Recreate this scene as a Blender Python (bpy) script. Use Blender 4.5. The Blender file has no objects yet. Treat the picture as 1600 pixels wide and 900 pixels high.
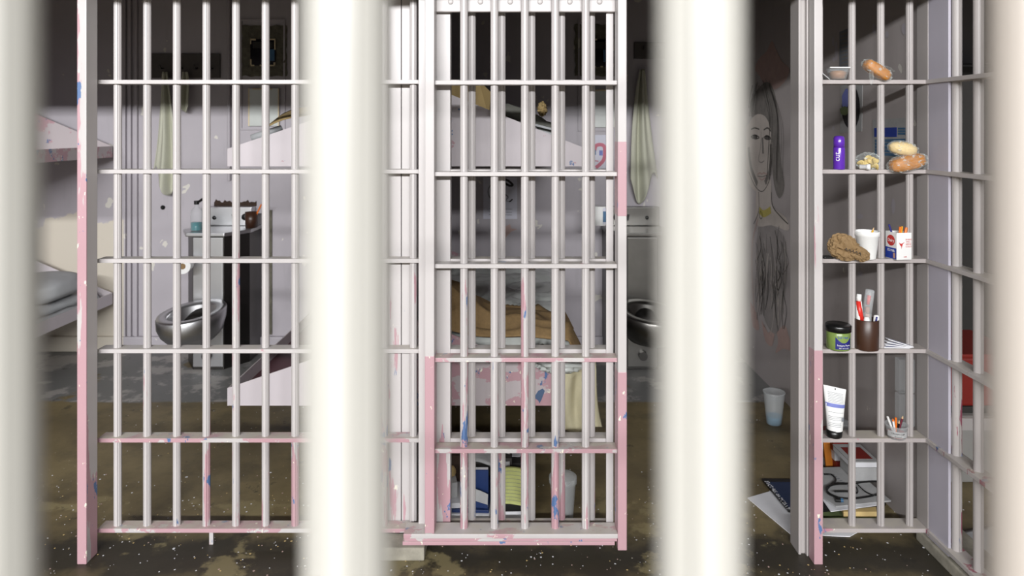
import bpy, bmesh, math, random
from mathutils import Vector, Matrix, noise as mnoise
R = math.radians; PI = math.pi
random.seed(7)
C = bpy.context.scene.collection
FPX, CX, HY, EYE = 1088.0, 800.0, 200.0, 1.63     # lens and level line of the 1600x900 frame

def at(x, y, Y):                       # point at depth Y
    return Vector(((x-CX)*Y/FPX, Y, EYE-(y-HY)*Y/FPX))
def fl(x, y, z=0.0):                   # point lying at height z
    Y = FPX*(EYE-z)/(y-HY)
    return Vector(((x-CX)*Y/FPX, Y, z))
def rw(x, y, X=1.625):                   # point on the right hand wall
    Y = FPX*X/(x-CX)
    return Vector((X, Y, EYE-(y-HY)*Y/FPX))

# ------------------------------------------------------------------ materials
def lin(c):
    return tuple(((v/255)/12.92 if v/255 <= .04045 else ((v/255+.055)/1.055)**2.4) for v in c)+(1,)
class NT:
    def __init__(s, name):
        s.m = bpy.data.materials.new(name); s.m.use_nodes = True
        s.t = s.m.node_tree; s.t.nodes.clear()
        s.out = s.n('ShaderNodeOutputMaterial'); s.b = s.n('ShaderNodeBsdfPrincipled')
        s.l(s.b.outputs[0], s.out.inputs[0])
    def n(s, t, **k):
        x = s.t.nodes.new(t)
        for a, v in k.items(): setattr(x, a, v)
        return x
    def l(s, a, b): s.t.links.new(a, b)
    def put(s, v, sock):
        if hasattr(v, 'is_linked') or hasattr(v, 'links'): s.l(v, sock)
        else: sock.default_value = v
    def pos(s, scale=(1, 1, 1), off=(0, 0, 0)):
        g = s.n('ShaderNodeNewGeometry'); m = s.n('ShaderNodeMapping')
        s.l(g.outputs['Position'], m.inputs[0]); m.inputs['Scale'].default_value = scale; m.inputs['Location'].default_value = off
        return m.outputs[0]
    def noise(s, vec, scale, detail=5, rough=.6, dist=0):
        x = s.n('ShaderNodeTexNoise'); s.l(vec, x.inputs['Vector'])
        x.inputs['Scale'].default_value = scale; x.inputs['Detail'].default_value = detail
        x.inputs['Roughness'].default_value = rough; x.inputs['Distortion'].default_value = dist
        return x.outputs[0]
    def math(s, op, a, b=0.0, c=0.0):
        x = s.n('ShaderNodeMath', operation=op)
        s.put(a, x.inputs[0]); s.put(b, x.inputs[1]); s.put(c, x.inputs[2])
        return x.outputs[0]
    def step(s, v, lo, hi):
        x = s.n('ShaderNodeMapRange'); x.interpolation_type = 'SMOOTHSTEP'
        s.l(v, x.inputs[0]); x.inputs[1].default_value = lo; x.inputs[2].default_value = hi
        return x.outputs[0]
    def mix(s, f, a, b):
        x = s.n('ShaderNodeMix', data_type='RGBA')
        s.put(f, x.inputs[0]); s.put(a, x.inputs[6]); s.put(b, x.inputs[7])
        return x.outputs[2]
    def xyz(s, vec):
        x = s.n('ShaderNodeSeparateXYZ'); s.l(vec, x.inputs[0]); return x.outputs
    def bump(s, h, strength=.3, dist=.002):
        x = s.n('ShaderNodeBump'); x.inputs['Strength'].default_value = strength; x.inputs['Distance'].default_value = dist
        s.l(h, x.inputs['Height']); s.l(x.outputs[0], s.b.inputs['Normal'])
    def fin(s, col, rough=.5, metal=0.0):
        s.put(col, s.b.inputs['Base Color']); s.put(rough, s.b.inputs['Roughness']); s.b.inputs['Metallic'].default_value = metal
        return s.m

def paint(name, base=(192, 187, 186), T=.72, k=.10, tb=.60, dust=.65, pink=(178, 142, 149), rough=.42, seed=0.0, vert=True):
    """steel under many coats: top coat, pink coat, blue coat, cream undercoat showing at chips"""
    s = NT(name)
    p = s.pos((1.3, 1.3, .14) if vert else (.6, 1, 1), (seed, seed*1.7, seed*.3))
    z = s.xyz(s.pos())[2]
    low = s.math('MULTIPLY', s.math('SUBTRACT', 1.0, s.math('MULTIPLY', z, .9)), k)
    n1 = s.math('ADD', s.noise(p, 9, 6, .62), low)
    pk = s.step(n1, T, T+.012)
    n2 = s.noise(s.pos((1, 1, .5), (3+seed, 5, 1)), 17, 5, .6)
    bl = s.math('MULTIPLY', s.step(n2, tb, tb+.01), s.step(n1, T-.02, T-.005))
    n3 = s.noise(s.pos((1, 1, .6), (9, 2+seed, 4)), 38, 5, .6)
    ch = s.math('MULTIPLY', s.step(n3, .655, .66), s.step(n1, T-.04, T))
    col = s.mix(s.noise(s.pos((1, 1, .2)), 6, 4), lin(base), lin(tuple(v*.92 for v in base)))
    col = s.mix(pk, col, lin(pink))
    col = s.mix(bl, col, lin((84, 110, 152)))
    col = s.mix(ch, col, lin((226, 222, 205)))
    g = s.n('ShaderNodeNewGeometry'); nz = s.xyz(g.outputs['Normal'])[2]
    du = s.math('MULTIPLY', s.step(nz, .8, .95), s.math('MULTIPLY', s.step(s.noise(s.pos(), 11, 5), .3, .65), dust))
    col = s.mix(du, col, lin((184, 177, 164)))
    s.bump(s.math('ADD', n1, s.math('MULTIPLY', pk, -.3)), .25, .0012)
    return s.fin(col, rough)

def plain(name, col, rough=.5, metal=0.0, var=.10, scale=20, bump=0.0, vec=(1, 1, 1)):
    s = NT(name)
    n = s.noise(s.pos(vec), scale, 4)
    c = s.mix(n, lin(col), lin(tuple(v*(1-2*var) for v in col)))
    if bump: s.bump(n, bump, .004)
    return s.fin(c, rough, metal)

def clear(name, tint=(225, 230, 228), amount=.35, rough=.15, even=False):
    """thin clear plastic: part see-through, part glossy film"""
    s = NT(name)
    tr = s.n('ShaderNodeBsdfTransparent'); tr.inputs[0].default_value = (1, 1, 1, 1)
    lw = s.n('ShaderNodeLayerWeight'); lw.inputs[0].default_value = .45
    n = s.noise(s.pos(), 60, 4)
    f = s.math('ADD', s.math('MULTIPLY', lw.outputs['Facing'], .28), s.math('MULTIPLY', s.step(n, .57, .66), amount*2.4))
    f = s.math('ADD', f, amount*.15)
    if even: f = s.math('ADD', s.math('MULTIPLY', lw.outputs['Facing'], .3), amount)
    mx = s.n('ShaderNodeMixShader'); s.l(f, mx.inputs[0]); s.l(tr.outputs[0], mx.inputs[1]); s.l(s.b.outputs[0], mx.inputs[2])
    s.t.links.new(mx.outputs[0], s.out.inputs[0])
    return s.fin(lin(tint), rough)

M = {}
M['paint'] = paint('steel_paint', T=.685, k=.14)
M['front_pink'] = paint('steel_paint_near_pink', base=(168, 160, 152), T=.57, k=.02, pink=(172, 142, 140), seed=5.5)
M['paint_b'] = paint('steel_paint_worn', T=.615, k=.16, seed=4.2)
M['paint_pink'] = paint('steel_paint_pink', T=.36, k=.10, seed=1.3, tb=.64)
M['paint_front'] = paint('steel_paint_near', base=(160, 158, 152), T=.9, k=.02)
M['paint_h'] = paint('steel_paint_flat', T=.66, k=.10, seed=2.2, vert=False)
M['paint_hp'] = paint('steel_paint_flat_pink', T=.52, dust=.95, k=.10, seed=2.9, vert=False, tb=.63)
M['paint_grey'] = paint('steel_paint_grey', base=(172, 166, 164), T=.72, k=.08, seed=6.1)
M['paint_greyer'] = paint('steel_paint_grey_worn', base=(186, 180, 178), T=.66, k=.13, seed=8.1, pink=(142, 72, 92))
M['paint_lav'] = paint('steel_paint_lavender', base=(186, 182, 194), T=.80, k=.05, seed=3.1)
M['paint_dust'] = paint('steel_paint_dusty', base=(176, 168, 166), T=.69, k=.10, seed=5.1, vert=False, dust=.85, pink=(178, 130, 142))
M['bunk'] = paint('bunk_paint', base=(206, 198, 202), T=.70, k=.03, seed=7.7, vert=False)
M['bunk_mid'] = paint('bunk_paint_mid', base=(200, 192, 196), T=.60, k=.02, seed=9.7, vert=False)
M['bunk_pink'] = paint('bunk_paint_pink', base=(190, 180, 182), T=.50, k=.02, seed=3.7, vert=False)
M['maroon'] = plain('maroon_pan_paint', (104, 62, 70), .5)

def wall_mat(name, base, peel=.66, cream_x=None, seed=0.0):
    s = NT(name)
    n = s.noise(s.pos(off=(seed, 0, 0)), 1.6, 5)
    col = s.mix(n, lin(base), lin(tuple(v*.86 for v in base)))
    st = s.noise(s.pos((1.4, 1.4, .25), (2, 1, seed)), 5, 4)
    col = s.mix(s.math('MULTIPLY', s.step(st, .55, .8), .35), col, lin(tuple(v*.7 for v in base)))
    sp = s.noise(s.pos(off=(5+seed, 3, 1)), 7.5, 3, .5, .3)
    pl = s.step(sp, peel, peel+.008)
    col = s.mix(pl, col, lin((206, 202, 194)))
    if cream_x is not None:
        o = s.xyz(s.pos())
        wob = s.noise(s.pos(), 4, 5)
        zz = s.math('ADD', o[2], s.math('MULTIPLY', wob, .45))
        msk = s.math('MULTIPLY', s.math('SUBTRACT', 1.0, s.step(zz, 1.17, 1.19)), s.math('SUBTRACT', 1.0, s.step(o[0], cream_x, cream_x+.02)))
        col = s.mix(msk, col, lin((200, 192, 178)))
    s.bump(s.math('ADD', n, s.math('MULTIPLY', pl, -.5)), .3, .004)
    return s.fin(col, .55)
M['wall'] = wall_mat('wall_paint', (186, 180, 186), .675, -2.84)
M['wall_side'] = wall_mat('wall_paint_side', (184, 176, 174), .715, seed=3.0)
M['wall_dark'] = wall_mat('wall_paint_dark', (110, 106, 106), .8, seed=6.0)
M['ceil'] = plain('ceiling_paint', (120, 116, 112), .8)

def floor_mat():
    s = NT('floor_concrete')
    P = s.pos(); o = s.xyz(P)
    n = s.noise(P, 1.7, 7, .62); n2 = s.noise(s.pos(off=(7, 2, 0)), 5.0, 7, .65)
    col = s.mix(s.step(n, .3, .7), lin((128, 114, 80)), lin((98, 86, 60)))
    col = s.mix(s.math('MULTIPLY', s.step(n2, .45, .7), .55), col, lin((70, 63, 48)))
    # worn grey floor paint towards the rear wall
    edge = s.math('ADD', o[1], s.math('MULTIPLY', s.noise(P, 3, 6), .08))
    gm = s.math('MULTIPLY', s.step(edge, 4.17, 4.2), s.step(s.noise(s.pos(off=(1, 8, 0)), 2.2, 6), .36, .40))
    gcol = s.mix(s.step(s.noise(s.pos(off=(3, 3, 0)), 4, 5), .5, .58), lin((112, 112, 110)), lin((156, 152, 148)))
    col = s.mix(gm, col, gcol)
    # black grime under the bars
    d = s.math('ABSOLUTE', s.math('SUBTRACT', o[1], 2.64))
    dn = s.math('ADD', d, s.math('MULTIPLY', s.math('SUBTRACT', n2, .5), .55))
    gr = s.math('SUBTRACT', 1.0, s.step(dn, .05, .24))
    col = s.mix(s.math('MULTIPLY', gr, .9), col, lin((36, 34, 30)))
    d2 = s.step(s.noise(s.pos(off=(11, 4, 0)), 3.1, 6, .6), .55, .60)
    ring = s.math('MULTIPLY', d2, s.math('SUBTRACT', 1.0, s.step(d, .35, .6)))
    col = s.mix(s.math('MULTIPLY', ring, .55), col, lin((150, 138, 100)))
    col = s.mix(s.math('MULTIPLY', s.step(s.noise(s.pos(off=(1, 5, 0)), 9, 6, .7), .62, .66), .6), col, lin((34, 32, 28)))
    v = s.n('ShaderNodeTexVoronoi'); s.l(P, v.inputs['Vector']); v.inputs['Scale'].default_value = 26
    sp = s.math('SUBTRACT', 1.0, s.step(s.math('ADD', v.outputs['Distance'], s.math('MULTIPLY', s.noise(P, 2.4, 3), .25)), .13, .19))
    col = s.mix(s.math('MULTIPLY', sp, .8), col, lin((190, 184, 168)))
    s.bump(n2, .35, .004)
    return s.fin(col, s.math('ADD', .38, s.math('MULTIPLY', n, .3)))
M['floor'] = floor_mat()
M['curb'] = plain('curb_concrete', (186, 180, 164), .8, var=.3, scale=14, bump=.6)
M['towel'] = plain('towel_terry', (200, 200, 182), .95, var=.06, scale=240, bump=.5)
M['blanket'] = plain('tan_blanket', (152, 124, 84), .95, var=.12, scale=60, bump=.25)
M['plastic_white'] = plain('mattress_plastic', (206, 210, 206), .22, var=.05, scale=5, bump=.5)
M['sheet'] = plain('grey_white_sheet', (186, 188, 190), .8, var=.05, scale=9, bump=.3)
M['cloth_cream'] = plain('cream_cloth', (206, 198, 166), .9, var=.08, scale=16, bump=.3)
M['cardboard'] = plain('cardboard', (172, 148, 100), .85, var=.08, scale=12)
M['kraft'] = plain('kraft_paper', (146, 118, 80), .8, var=.10, scale=30, bump=.3)
M['grey_cloth'] = plain('grey_cloth', (120, 120, 112), .95, var=.1, scale=30, bump=.3)
M['paper'] = plain('white_paper', (222, 222, 226), .8, var=.03)
M['paper_grey'] = plain('grey_print_paper', (176, 176, 176), .8, var=.06, scale=50)
M['paper_lav'] = plain('pale_drawing_paper', (214, 214, 226), .8, var=.03)
M['steel'] = plain('brushed_steel', (214, 214, 216), .36, 1.0, .06, 3)
M['steel_dim_refl'] = plain('steel_dim_reflection', (140, 138, 134), .3, 1.0, .12, 4)  # darker copy of the steel, dimmer reflection put into its colour
M['steel_dk'] = plain('dark_brushed_steel', (96, 94, 92), .38, 1.0, .08, 3)
M['black'] = plain('black_plastic', (20, 20, 20), .3, var=.1)
M['board'] = plain('hook_board_paint', (92, 87, 84), .7)
M['dark'] = plain('dark_board', (46, 43, 40), .7)
M['white'] = plain('white_plastic', (232, 232, 230), .35, var=.02)
M['foam'] = plain('foam_white', (236, 236, 234), .6, var=.02, scale=80)
M['frost'] = clear('frosted_plastic', (206, 210, 212), .30, .35, True)
M['thin'] = clear('thin_clear_plastic', (206, 210, 212), .14, .15, True)
M['clear'] = clear('clear_film', (214, 222, 220), .20, .10)
M['teal'] = plain('teal_liquid', (34, 138, 146), .1)
M['blue_liquid'] = plain('blue_liquid', (84, 160, 196), .2)
M['purple'] = plain('purple_gloss', (92, 44, 168), .22, var=.04)
M['bread'] = plain('bread_crust', (200, 132, 58), .5, var=.16, scale=34, bump=.2)
M['bread_pale'] = plain('bread_crumb', (236, 208, 150), .7, var=.08, scale=60)
M['chip'] = plain('potato_chip', (222, 196, 122), .6, var=.1, scale=60)
M['orange'] = plain('orange_gloss', (236, 120, 30), .4, var=.05)
M['yellow'] = plain('pencil_yellow', (240, 178, 40), .4, var=.04)
M['wood'] = plain('pencil_wood', (220, 186, 140), .7)
M['navy'] = plain('navy_plastic', (34, 36, 120), .4)
M['red'] = plain('red_plastic', (214, 44, 34), .4, var=.05)
M['redcover'] = plain('red_vinyl', (138, 34, 26), .45, var=.12, scale=5)
M['ink_red'] = plain('red_ink', (206, 52, 48), .6)
M['ink_blue'] = plain('blue_ink', (34, 64, 168), .6)
M['ink_black'] = plain('black_ink', (38, 36, 40), .7)
M['ink_grey'] = plain('grey_ink', (120, 124, 132), .7)
M['lilac'] = plain('lilac_ink', (124, 134, 204), .6)
M['maroonp'] = plain('maroon_pencil', (110, 30, 50), .4)
M['brown'] = plain('brown_plastic', (64, 40, 28), .38, var=.06)
M['green'] = plain('green_gel', (136, 160, 84), .25, var=.14, scale=26)
M['greenfold'] = plain('green_folder', (112, 126, 82), .7)
M['envelope'] = plain('cream_envelope', (218, 190, 130), .7)
M['orangefold'] = plain('orange_folder', (204, 120, 22), .6)
M['bluecov'] = plain('blue_cover', (22, 48, 100), .5, var=.1)
M['navycov'] = plain('navy_cover', (34, 50, 84), .5, var=.08)
M['legal'] = plain('yellow_green_pad', (196, 202, 128), .7, var=.05, scale=60)
M['skinp'] = plain('mural_skin_paint', (212, 202, 193), .8, var=.1, scale=9)
M['char'] = plain('mural_charcoal', (108, 103, 98), .9, var=.25, scale=30)
M['char2'] = plain('mural_wash', (150, 144, 138), .9, var=.2, scale=14)
M['mural_wash'] = plain('mural_pale_wash', (168, 161, 158), .9, var=.14, scale=10)
M['mgold'] = plain('mural_gold', (200, 186, 96), .8)
M['mrose'] = plain('mural_rose', (196, 168, 160), .8, var=.08)
M['peach'] = plain('peach_label', (206, 160, 140), .6)
M['hair'] = plain('pink_crayon', (214, 128, 146), .8)
M['glassblue'] = plain('pale_blue_panel', (60, 110, 150), .4)
M['gold_edge'] = plain('cream_tape_and_glint', (232, 214, 176), .5)  # edges of the wall sheets, and glints coloured onto the mirror rims
M['mirror'] = plain('scratched_mirror', (120, 116, 120), .12, 1.0, .3, 12)
M['crust'] = plain('caulk_crust', (128, 124, 108), .9, var=.3, scale=26, bump=.8)
M['stone'] = plain('ledge_concrete', (150, 148, 144), .7, var=.1, scale=5)
M['rust'] = plain('rust_brown', (66, 48, 36), .9, var=.2, scale=30)

# ------------------------------------------------------------------ mesh building
class MB:
    def __init__(s): s.v = []; s.f = []; s.mi = []; s.mats = []
    def m(s, mat):
        if mat not in s.mats: s.mats.append(mat)
        return s.mats.index(mat)
    def add(s, vs, fs, mat):
        o = len(s.v); s.v += [Vector(v) for v in vs]
        i = s.m(mat)
        for f in fs: s.f.append([a+o for a in f]); s.mi.append(i)
        return s
    def box(s, x0, x1, y0, y1, z0, z1, mat):
        vs = [(x, y, z) for z in (z0, z1) for y in (y0, y1) for x in (x0, x1)]
        return s.add(vs, [(0, 2, 3, 1), (4, 5, 7, 6), (0, 1, 5, 4), (2, 6, 7, 3), (0, 4, 6, 2), (1, 3, 7, 5)], mat)
    def slab(s, pts, th, mat, up=Vector((0, 0, 1))):
        """planar outline given thickness along up"""
        pts = [Vector(p) for p in pts]; n = len(pts); up = Vector(up)
        vs = pts+[p+up*th for p in pts]
        nrm = Vector((0, 0, 0))
        for i in range(n): nrm += pts[i].cross(pts[(i+1) % n])
        if nrm.dot(up) < 0:
            vs = pts[::-1]+[p+up*th for p in pts[::-1]]
        fs = [tuple(range(n-1, -1, -1)), tuple(range(n, 2*n))]+[(i, (i+1) % n, n+(i+1) % n, n+i) for i in range(n)]
        return s.add(vs, fs, mat)
    def tube(s, pts, r, mat, seg=8, cap=True):
        pts = [Vector(p) for p in pts]; rs = r if isinstance(r, (list, tuple)) else [r]*len(pts)
        vs = []; up = None
        for i, p in enumerate(pts):
            d = (pts[min(i+1, len(pts)-1)]-pts[max(i-1, 0)]).normalized()
            if up is None:
                up = Vector((0, 0, 1)) if abs(d.z) < .9 else Vector((1, 0, 0))
            a = d.cross(up)
            if a.length < 1e-4: a = d.orthogonal()
            a.normalize(); b = d.cross(a).normalized(); up = -b if False else up
            for k in range(seg):
                t = 2*PI*k/seg; vs.append(p+(a*math.cos(t)+b*math.sin(t))*rs[i])
        fs = [(i*seg+k, i*seg+(k+1) % seg, (i+1)*seg+(k+1) % seg, (i+1)*seg+k) for i in range(len(pts)-1) for k in range(seg)]
        if cap: fs += [tuple(range(seg-1, -1, -1)), tuple((len(pts)-1)*seg+k for k in range(seg))]
        return s.add(vs, fs, mat)
    def lathe(s, prof, c, mat, seg=28, sx=1.0, sy=1.0):
        """profile of (radius, height)"""
        c = Vector(c); vs = [c+Vector((r*math.cos(2*PI*k/seg)*sx, r*math.sin(2*PI*k/seg)*sy, z)) for r, z in prof for k in range(seg)]
        fs = [(i*seg+k, i*seg+(k+1) % seg, (i+1)*seg+(k+1) % seg, (i+1)*seg+k) for i in range(len(prof)-1) for k in range(seg)]
        if prof[0][0] > 1e-5: fs.append(tuple(range(seg-1, -1, -1)))
        if prof[-1][0] > 1e-5: fs.append(tuple((len(prof)-1)*seg+k for k in range(seg)))
        return s.add(vs, fs, mat)
    def grid(s, fn, nu, nv, mat, th=None):
        vs = [Vector(fn(i/nu, j/nv)) for j in range(nv+1) for i in range(nu+1)]
        w = nu+1
        fs = [(j*w+i, j*w+i+1, (j+1)*w+i+1, (j+1)*w+i) for j in range(nv) for i in range(nu)]
        return s.add(vs, fs, mat)
    def blob(s, c, rad, mat, rot=None, amp=0.0, freq=3.0, p=1.0, nu=28, nv=18, seed=0.0, ridge=False):
        c = Vector(c); rot = rot or Matrix.Identity(3); vs = []
        def sg(a): return math.copysign(abs(a)**p, a)
        for j in range(nv+1):
            th = PI*j/nv
            for i in range(nu):
                ph = 2*PI*i/nu
                d = Vector((sg(math.sin(th))*sg(math.cos(ph)), sg(math.sin(th))*sg(math.sin(ph)), sg(math.cos(th))))
                if amp:
                    q = mnoise.noise(d*freq+Vector((seed, seed, seed)))
                    if ridge: q = .5-abs(q)*2.2
                    d = d*(1+amp*q)
                vs.append(c+rot @ Vector((d.x*rad[0], d.y*rad[1], d.z*rad[2])))
        fs = [(j*nu+i, (j+1)*nu+i, (j+1)*nu+(i+1) % nu, j*nu+(i+1) % nu) for j in range(nv) for i in range(nu)]
        return s.add(vs, fs, mat)
    def xf(s, mat4, start=0):
        for i in range(start, len(s.v)): s.v[i] = mat4 @ s.v[i]
        return s
    def build(s, name, parent=None, smooth=False, bevel=0.0, solid=0.0, sub=0, base=None, origin=None):
        me = bpy.data.meshes.new(name)
        o0 = Vector(parent['_o']) if parent is not None else (Vector(origin) if origin is not None else Vector((0, 0, 0)))
        me.from_pydata([tuple(v-o0) for v in s.v], [], s.f)
        for mt in s.mats: me.materials.append(mt)
        for p, i in zip(me.polygons, s.mi): p.material_index = i; p.use_smooth = smooth
        bm = bmesh.new(); bm.from_mesh(me); bmesh.ops.remove_doubles(bm, verts=bm.verts, dist=1e-6)
        if bevel > 0:
            bmesh.ops.bevel(bm, geom=[e for e in bm.edges if e.is_manifold and e.calc_face_angle(0) > .6], offset=bevel, segments=2, profile=.6, affect='EDGES', clamp_overlap=True)
        bm.to_mesh(me); bm.free()
        o = bpy.data.objects.new(name, me); C.objects.link(o)
        if parent is not None: o.parent = parent; o['_o'] = parent['_o']
        else:
            o.location = o0; o['_o'] = tuple(o0)
        if solid: md = o.modifiers.new('t', 'SOLIDIFY'); md.thickness = solid; md.offset = 0
        if sub: md = o.modifiers.new('s', 'SUBSURF'); md.levels = sub; md.render_levels = sub
        return o
def thing(name, label, cat, loc=(0, 0, 0), group=None):
    o = bpy.data.objects.new(name, None); C.objects.link(o); o.empty_display_size = .1
    o.location = loc; o['_o'] = tuple(loc); o['label'] = label; o['category'] = cat
    if group: o['group'] = group
    return o
def tag(o, label, cat, group=None, kind=None):
    o['label'] = label; o['category'] = cat
    if group: o['group'] = group
    if kind: o['kind'] = kind
    return o
def struct(o): o['kind'] = 'structure'; return o
def text(s, size, mat, name='lettering', parent=None, place=None, align='CENTER'):
    cu = bpy.data.curves.new('t', 'FONT'); cu.body = s; cu.size = size; cu.align_x = align; cu.align_y = 'CENTER'; cu.extrude = .0002
    to = bpy.data.objects.new('t', cu); C.objects.link(to)
    me = bpy.data.meshes.new_from_object(to)
    bpy.data.objects.remove(to); bpy.data.curves.remove(cu)
    o0 = Vector(parent['_o'])
    for v in me.vertices: v.co = place(v.co)-o0
    me.materials.clear(); me.materials.append(mat); me.name = name
    o = bpy.data.objects.new(name, me); C.objects.link(o); o.parent = parent; o['_o'] = parent['_o']
    return o
def rotm(x=0, y=0, z=0): return (Matrix.Rotation(R(z), 3, 'Z') @ Matrix.Rotation(R(y), 3, 'Y') @ Matrix.Rotation(R(x), 3, 'X'))
def rot4(x=0, y=0, z=0, loc=(0, 0, 0)): return Matrix.Translation(Vector(loc)) @ rotm(x, y, z).to_4x4()

# ------------------------------------------------------------------ setting
def sbox(name, b, mat, bevel=0.0):
    return struct(MB().box(*b, mat).build(name, bevel=bevel))
XP = -.48                                # partition between the two cells
YB = 5.1
fl_o = MB().box(-6, 6, -6, 7, -.1, 0, M['floor']).build('floor'); struct(fl_o)
sbox('ceiling', (-6, 6, -6, 7, 3.4, 3.5), M['ceil'])
sbox('wall_back', (-3.75, 1.75, YB, YB+.15, 0, 3.4), M['wall'])
sbox('wall_partition', (XP-.02, XP+.02, 2.80, YB, 0, 3.4), M['wall_side'])
sbox('wall_left', (-3.9, -3.67, 2.75, YB, 0, 3.4), M['wall_side'])
sbox('wall_right', (1.625, 1.74, 2.79, YB, 0, 3.4), M['wall_side'])
sbox('wall_front', (-6, 6, 2.16, 2.84, 2.2, 3.4), M['wall_dark'])     # header over the cell fronts
sbox('baseboard_back', (-3.67, 1.625, YB-.035, YB, 0, .11), M['wall'], .01)
sbox('wall_rear', (1.72, 6, 4.3, 4.45, 0, 3.4), M['wall_dark'])
sbox('trim_1', (1.60, 1.78, 1.0, 2.76, 0, .045), M['curb'], .006)
sbox('trim_2', (-.56, -.33, 2.62, 2.80, 0, .05), M['curb'], .006)
# welded seams and conduit on the rear wall
mb = MB()
for x in (-2.83, -2.79, -2.745): mb.box(x-.011, x+.011, YB-.025, YB, .11, 2.9, M['wall'])
struct(mb.build('trim_3', bevel=.003))
for n, (xa, xb, ya, yb) in enumerate(((376, 446, 30, 203), (903, 975, 30, 205))):
    a = at(xa, yb, YB); b = at(xb, ya, YB); mb = MB(); w = .012
    mb.box(a.x, a.x+w, YB-.012, YB, a.z, b.z, M['wall']); mb.box(b.x-w, b.x, YB-.012, YB, a.z, b.z, M['wall'])
    mb.box(a.x+w, b.x-w, YB-.012, YB, a.z, a.z+w, M['wall']); mb.box(a.x+w, b.x-w, YB-.012, YB, b.z-w, b.z, M['wall'])
    struct(mb.build('trim_%d' % (4+n)))
mb = MB(); p = at(359, 282, YB); mb.tube([(p.x, YB-.018, p.z), (p.x, YB-.018, 2.9)], .014, M['wall']); 
mb.box(p.x-.04, p.x+.04, YB-.01, YB, p.z-.012, p.z, M['wall']); struct(mb.build('trim_6', smooth=False))

# ------------------------------------------------------------------ steel bars
def bar_mesh(name, L, r, mat):
    ang = []
    for base in (-90, 90):
        for d in (-24, 24): ang += [(base+d-4, 1), (base+d, .78), (base+d+4, 1)]
    ang += [(a, 1) for a in (-90, 90, -45, -30-105+360, -15, 0, 15, 35, 165, 180, 195-360, 145-0, -145, -80, -100, 80, 100)]
    ang = sorted(set(((a+360) % 360, k) for a, k in ang))
    mb = MB(); vs = []
    for z in (0, L):
        for a, k in ang: vs.append((r*k*math.cos(R(a)), r*k*math.sin(R(a)), z))
    n = len(ang)
    mb.add(vs, [(i, (i+1) % n, n+(i+1) % n, n+i) for i in range(n)]+[tuple(range(n-1, -1, -1)), tuple(range(n, 2*n))], mat)
    return mb
def bars(parent, xs, y, z0, z1, r, mats, rotz=0):
    proto = {}
    for i, x in enumerate(xs):
        mt = mats[i % len(mats)]
        if mt not in proto:
            o = bar_mesh('bar', z1-z0, r, mt).build('bar'); proto[mt] = o.data
        else:
            o = bpy.data.objects.new('bar', proto[mt]); C.objects.link(o)
        o.parent = parent; px, py = (x, y) if not isinstance(x, tuple) else x
        o.location = Vector((px, py, z0))-Vector(parent['_o']); o.rotation_euler.z = rotz
ZC = [1.809, 1.461, 1.114, .764, .418, .068]
TZ = .0078
PB = [M['paint'], M['paint_b'], M['paint'], M['paint_b'], M['paint_b']]

# near grille, out of focus
t = thing('bar_grille', 'pale cream steel bars standing closest to the camera, badly out of focus', 'bars', (0, .225, 0))
bars(t, [-.282, -.168, -.0535, .0608, .1695, .284], .225, 0, 2.35, .0138, [M['paint_front']]*4+[M['front_pink'], M['paint_front']])
for z in [2.25, 1.86, 1.39, 1.0, .764, .418, .068]:
    MB().box(-.4, .4, .197, .253, z-TZ, z+TZ, M['paint_front']).build('crossbar', t, bevel=.0015)
for x in (-.4, .4): MB().box(x-.02, x+.02, .19, .26, 0, 2.9, M['paint_front']).build('post', t, bevel=.003)

# fixed grille on the left
t = thing('bar_grille', 'fixed wall of white and pink bars left of the sliding door', 'bars', (-1, 2.73, 0), 'cell front bar walls')
bars(t, [-1.545+.1159*k for k in range(11)], 2.729, .07, 2.2, .0147, PB)
for i, z in enumerate(ZC):
    MB().box(-1.608, -.362, 2.70, 2.758, z-TZ, z+TZ, M['paint_h'] if i < 4 else M['paint_hp']).build('crossbar', t, bevel=.0012)
MB().box(-1.624, -1.59, 2.604, 2.672, 0, 2.2, M['paint_b']).build('post', t, bevel=.003)
o = MB().box(-1.6245, -1.5895, 2.60, 2.607, 0, 2.2, M['paint_pink']).build('front_strip', t, bevel=.003); o['label'] = 'pink front edge with blue chips'
MB().box(-.358, -.326, 2.665, 2.70, .05, 2.2, M['paint']).build('post', t, bevel=.002)
MB().box(-.560, -.4405, 2.762, 2.795, .05, 2.19, M['paint']).build('backing_plate', t, bevel=.002)
MB().box(-.4375, -.398, 2.762, 2.795, .05, 2.19, M['paint']).build('backing_plate', t, bevel=.002)
MB().box(-.62, -.33, 2.71, 2.80, .0, .05, M['paint']).build('sill', t, bevel=.003)
MB().box(-1.185, -1.17, 2.725, 2.735, .0, .062, M['paint_b']).build('stub_foot', t)
# grille behind the sliding door
t = thing('bar_grille', 'inner bar panel standing directly behind the sliding cell door', 'bars', (.05, 2.73, 0), 'cell front bar walls')
bars(t, [-.157+.1169*k for k in range(5)], 2.729, .1, 2.19, .0147, [M['paint'], M['paint_b'], M['paint']])
for z in ZC[:5]:
    MB().box(-.239, .392, 2.70, 2.758, z-TZ, z+TZ, M['paint_h']).build('crossbar', t, bevel=.0012)
MB().box(-.239, .392, 2.70, 2.758, .07, .07+2*TZ, M['paint_dust']).build('crossbar', t, bevel=.0012)
MB().box(-.30, -.239, 2.698, 2.757, .05, 2.19, M['paint']).build('side_plate', t, bevel=.002)
MB().box(.364, .392, 2.69, 2.70, .05, 2.19, M['paint']).build('side_plate', t, bevel=.002)
MB().box(.33, .345, 2.725, 2.74, 0, .07, M['paint_pink']).build('stub_foot', t)

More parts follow.
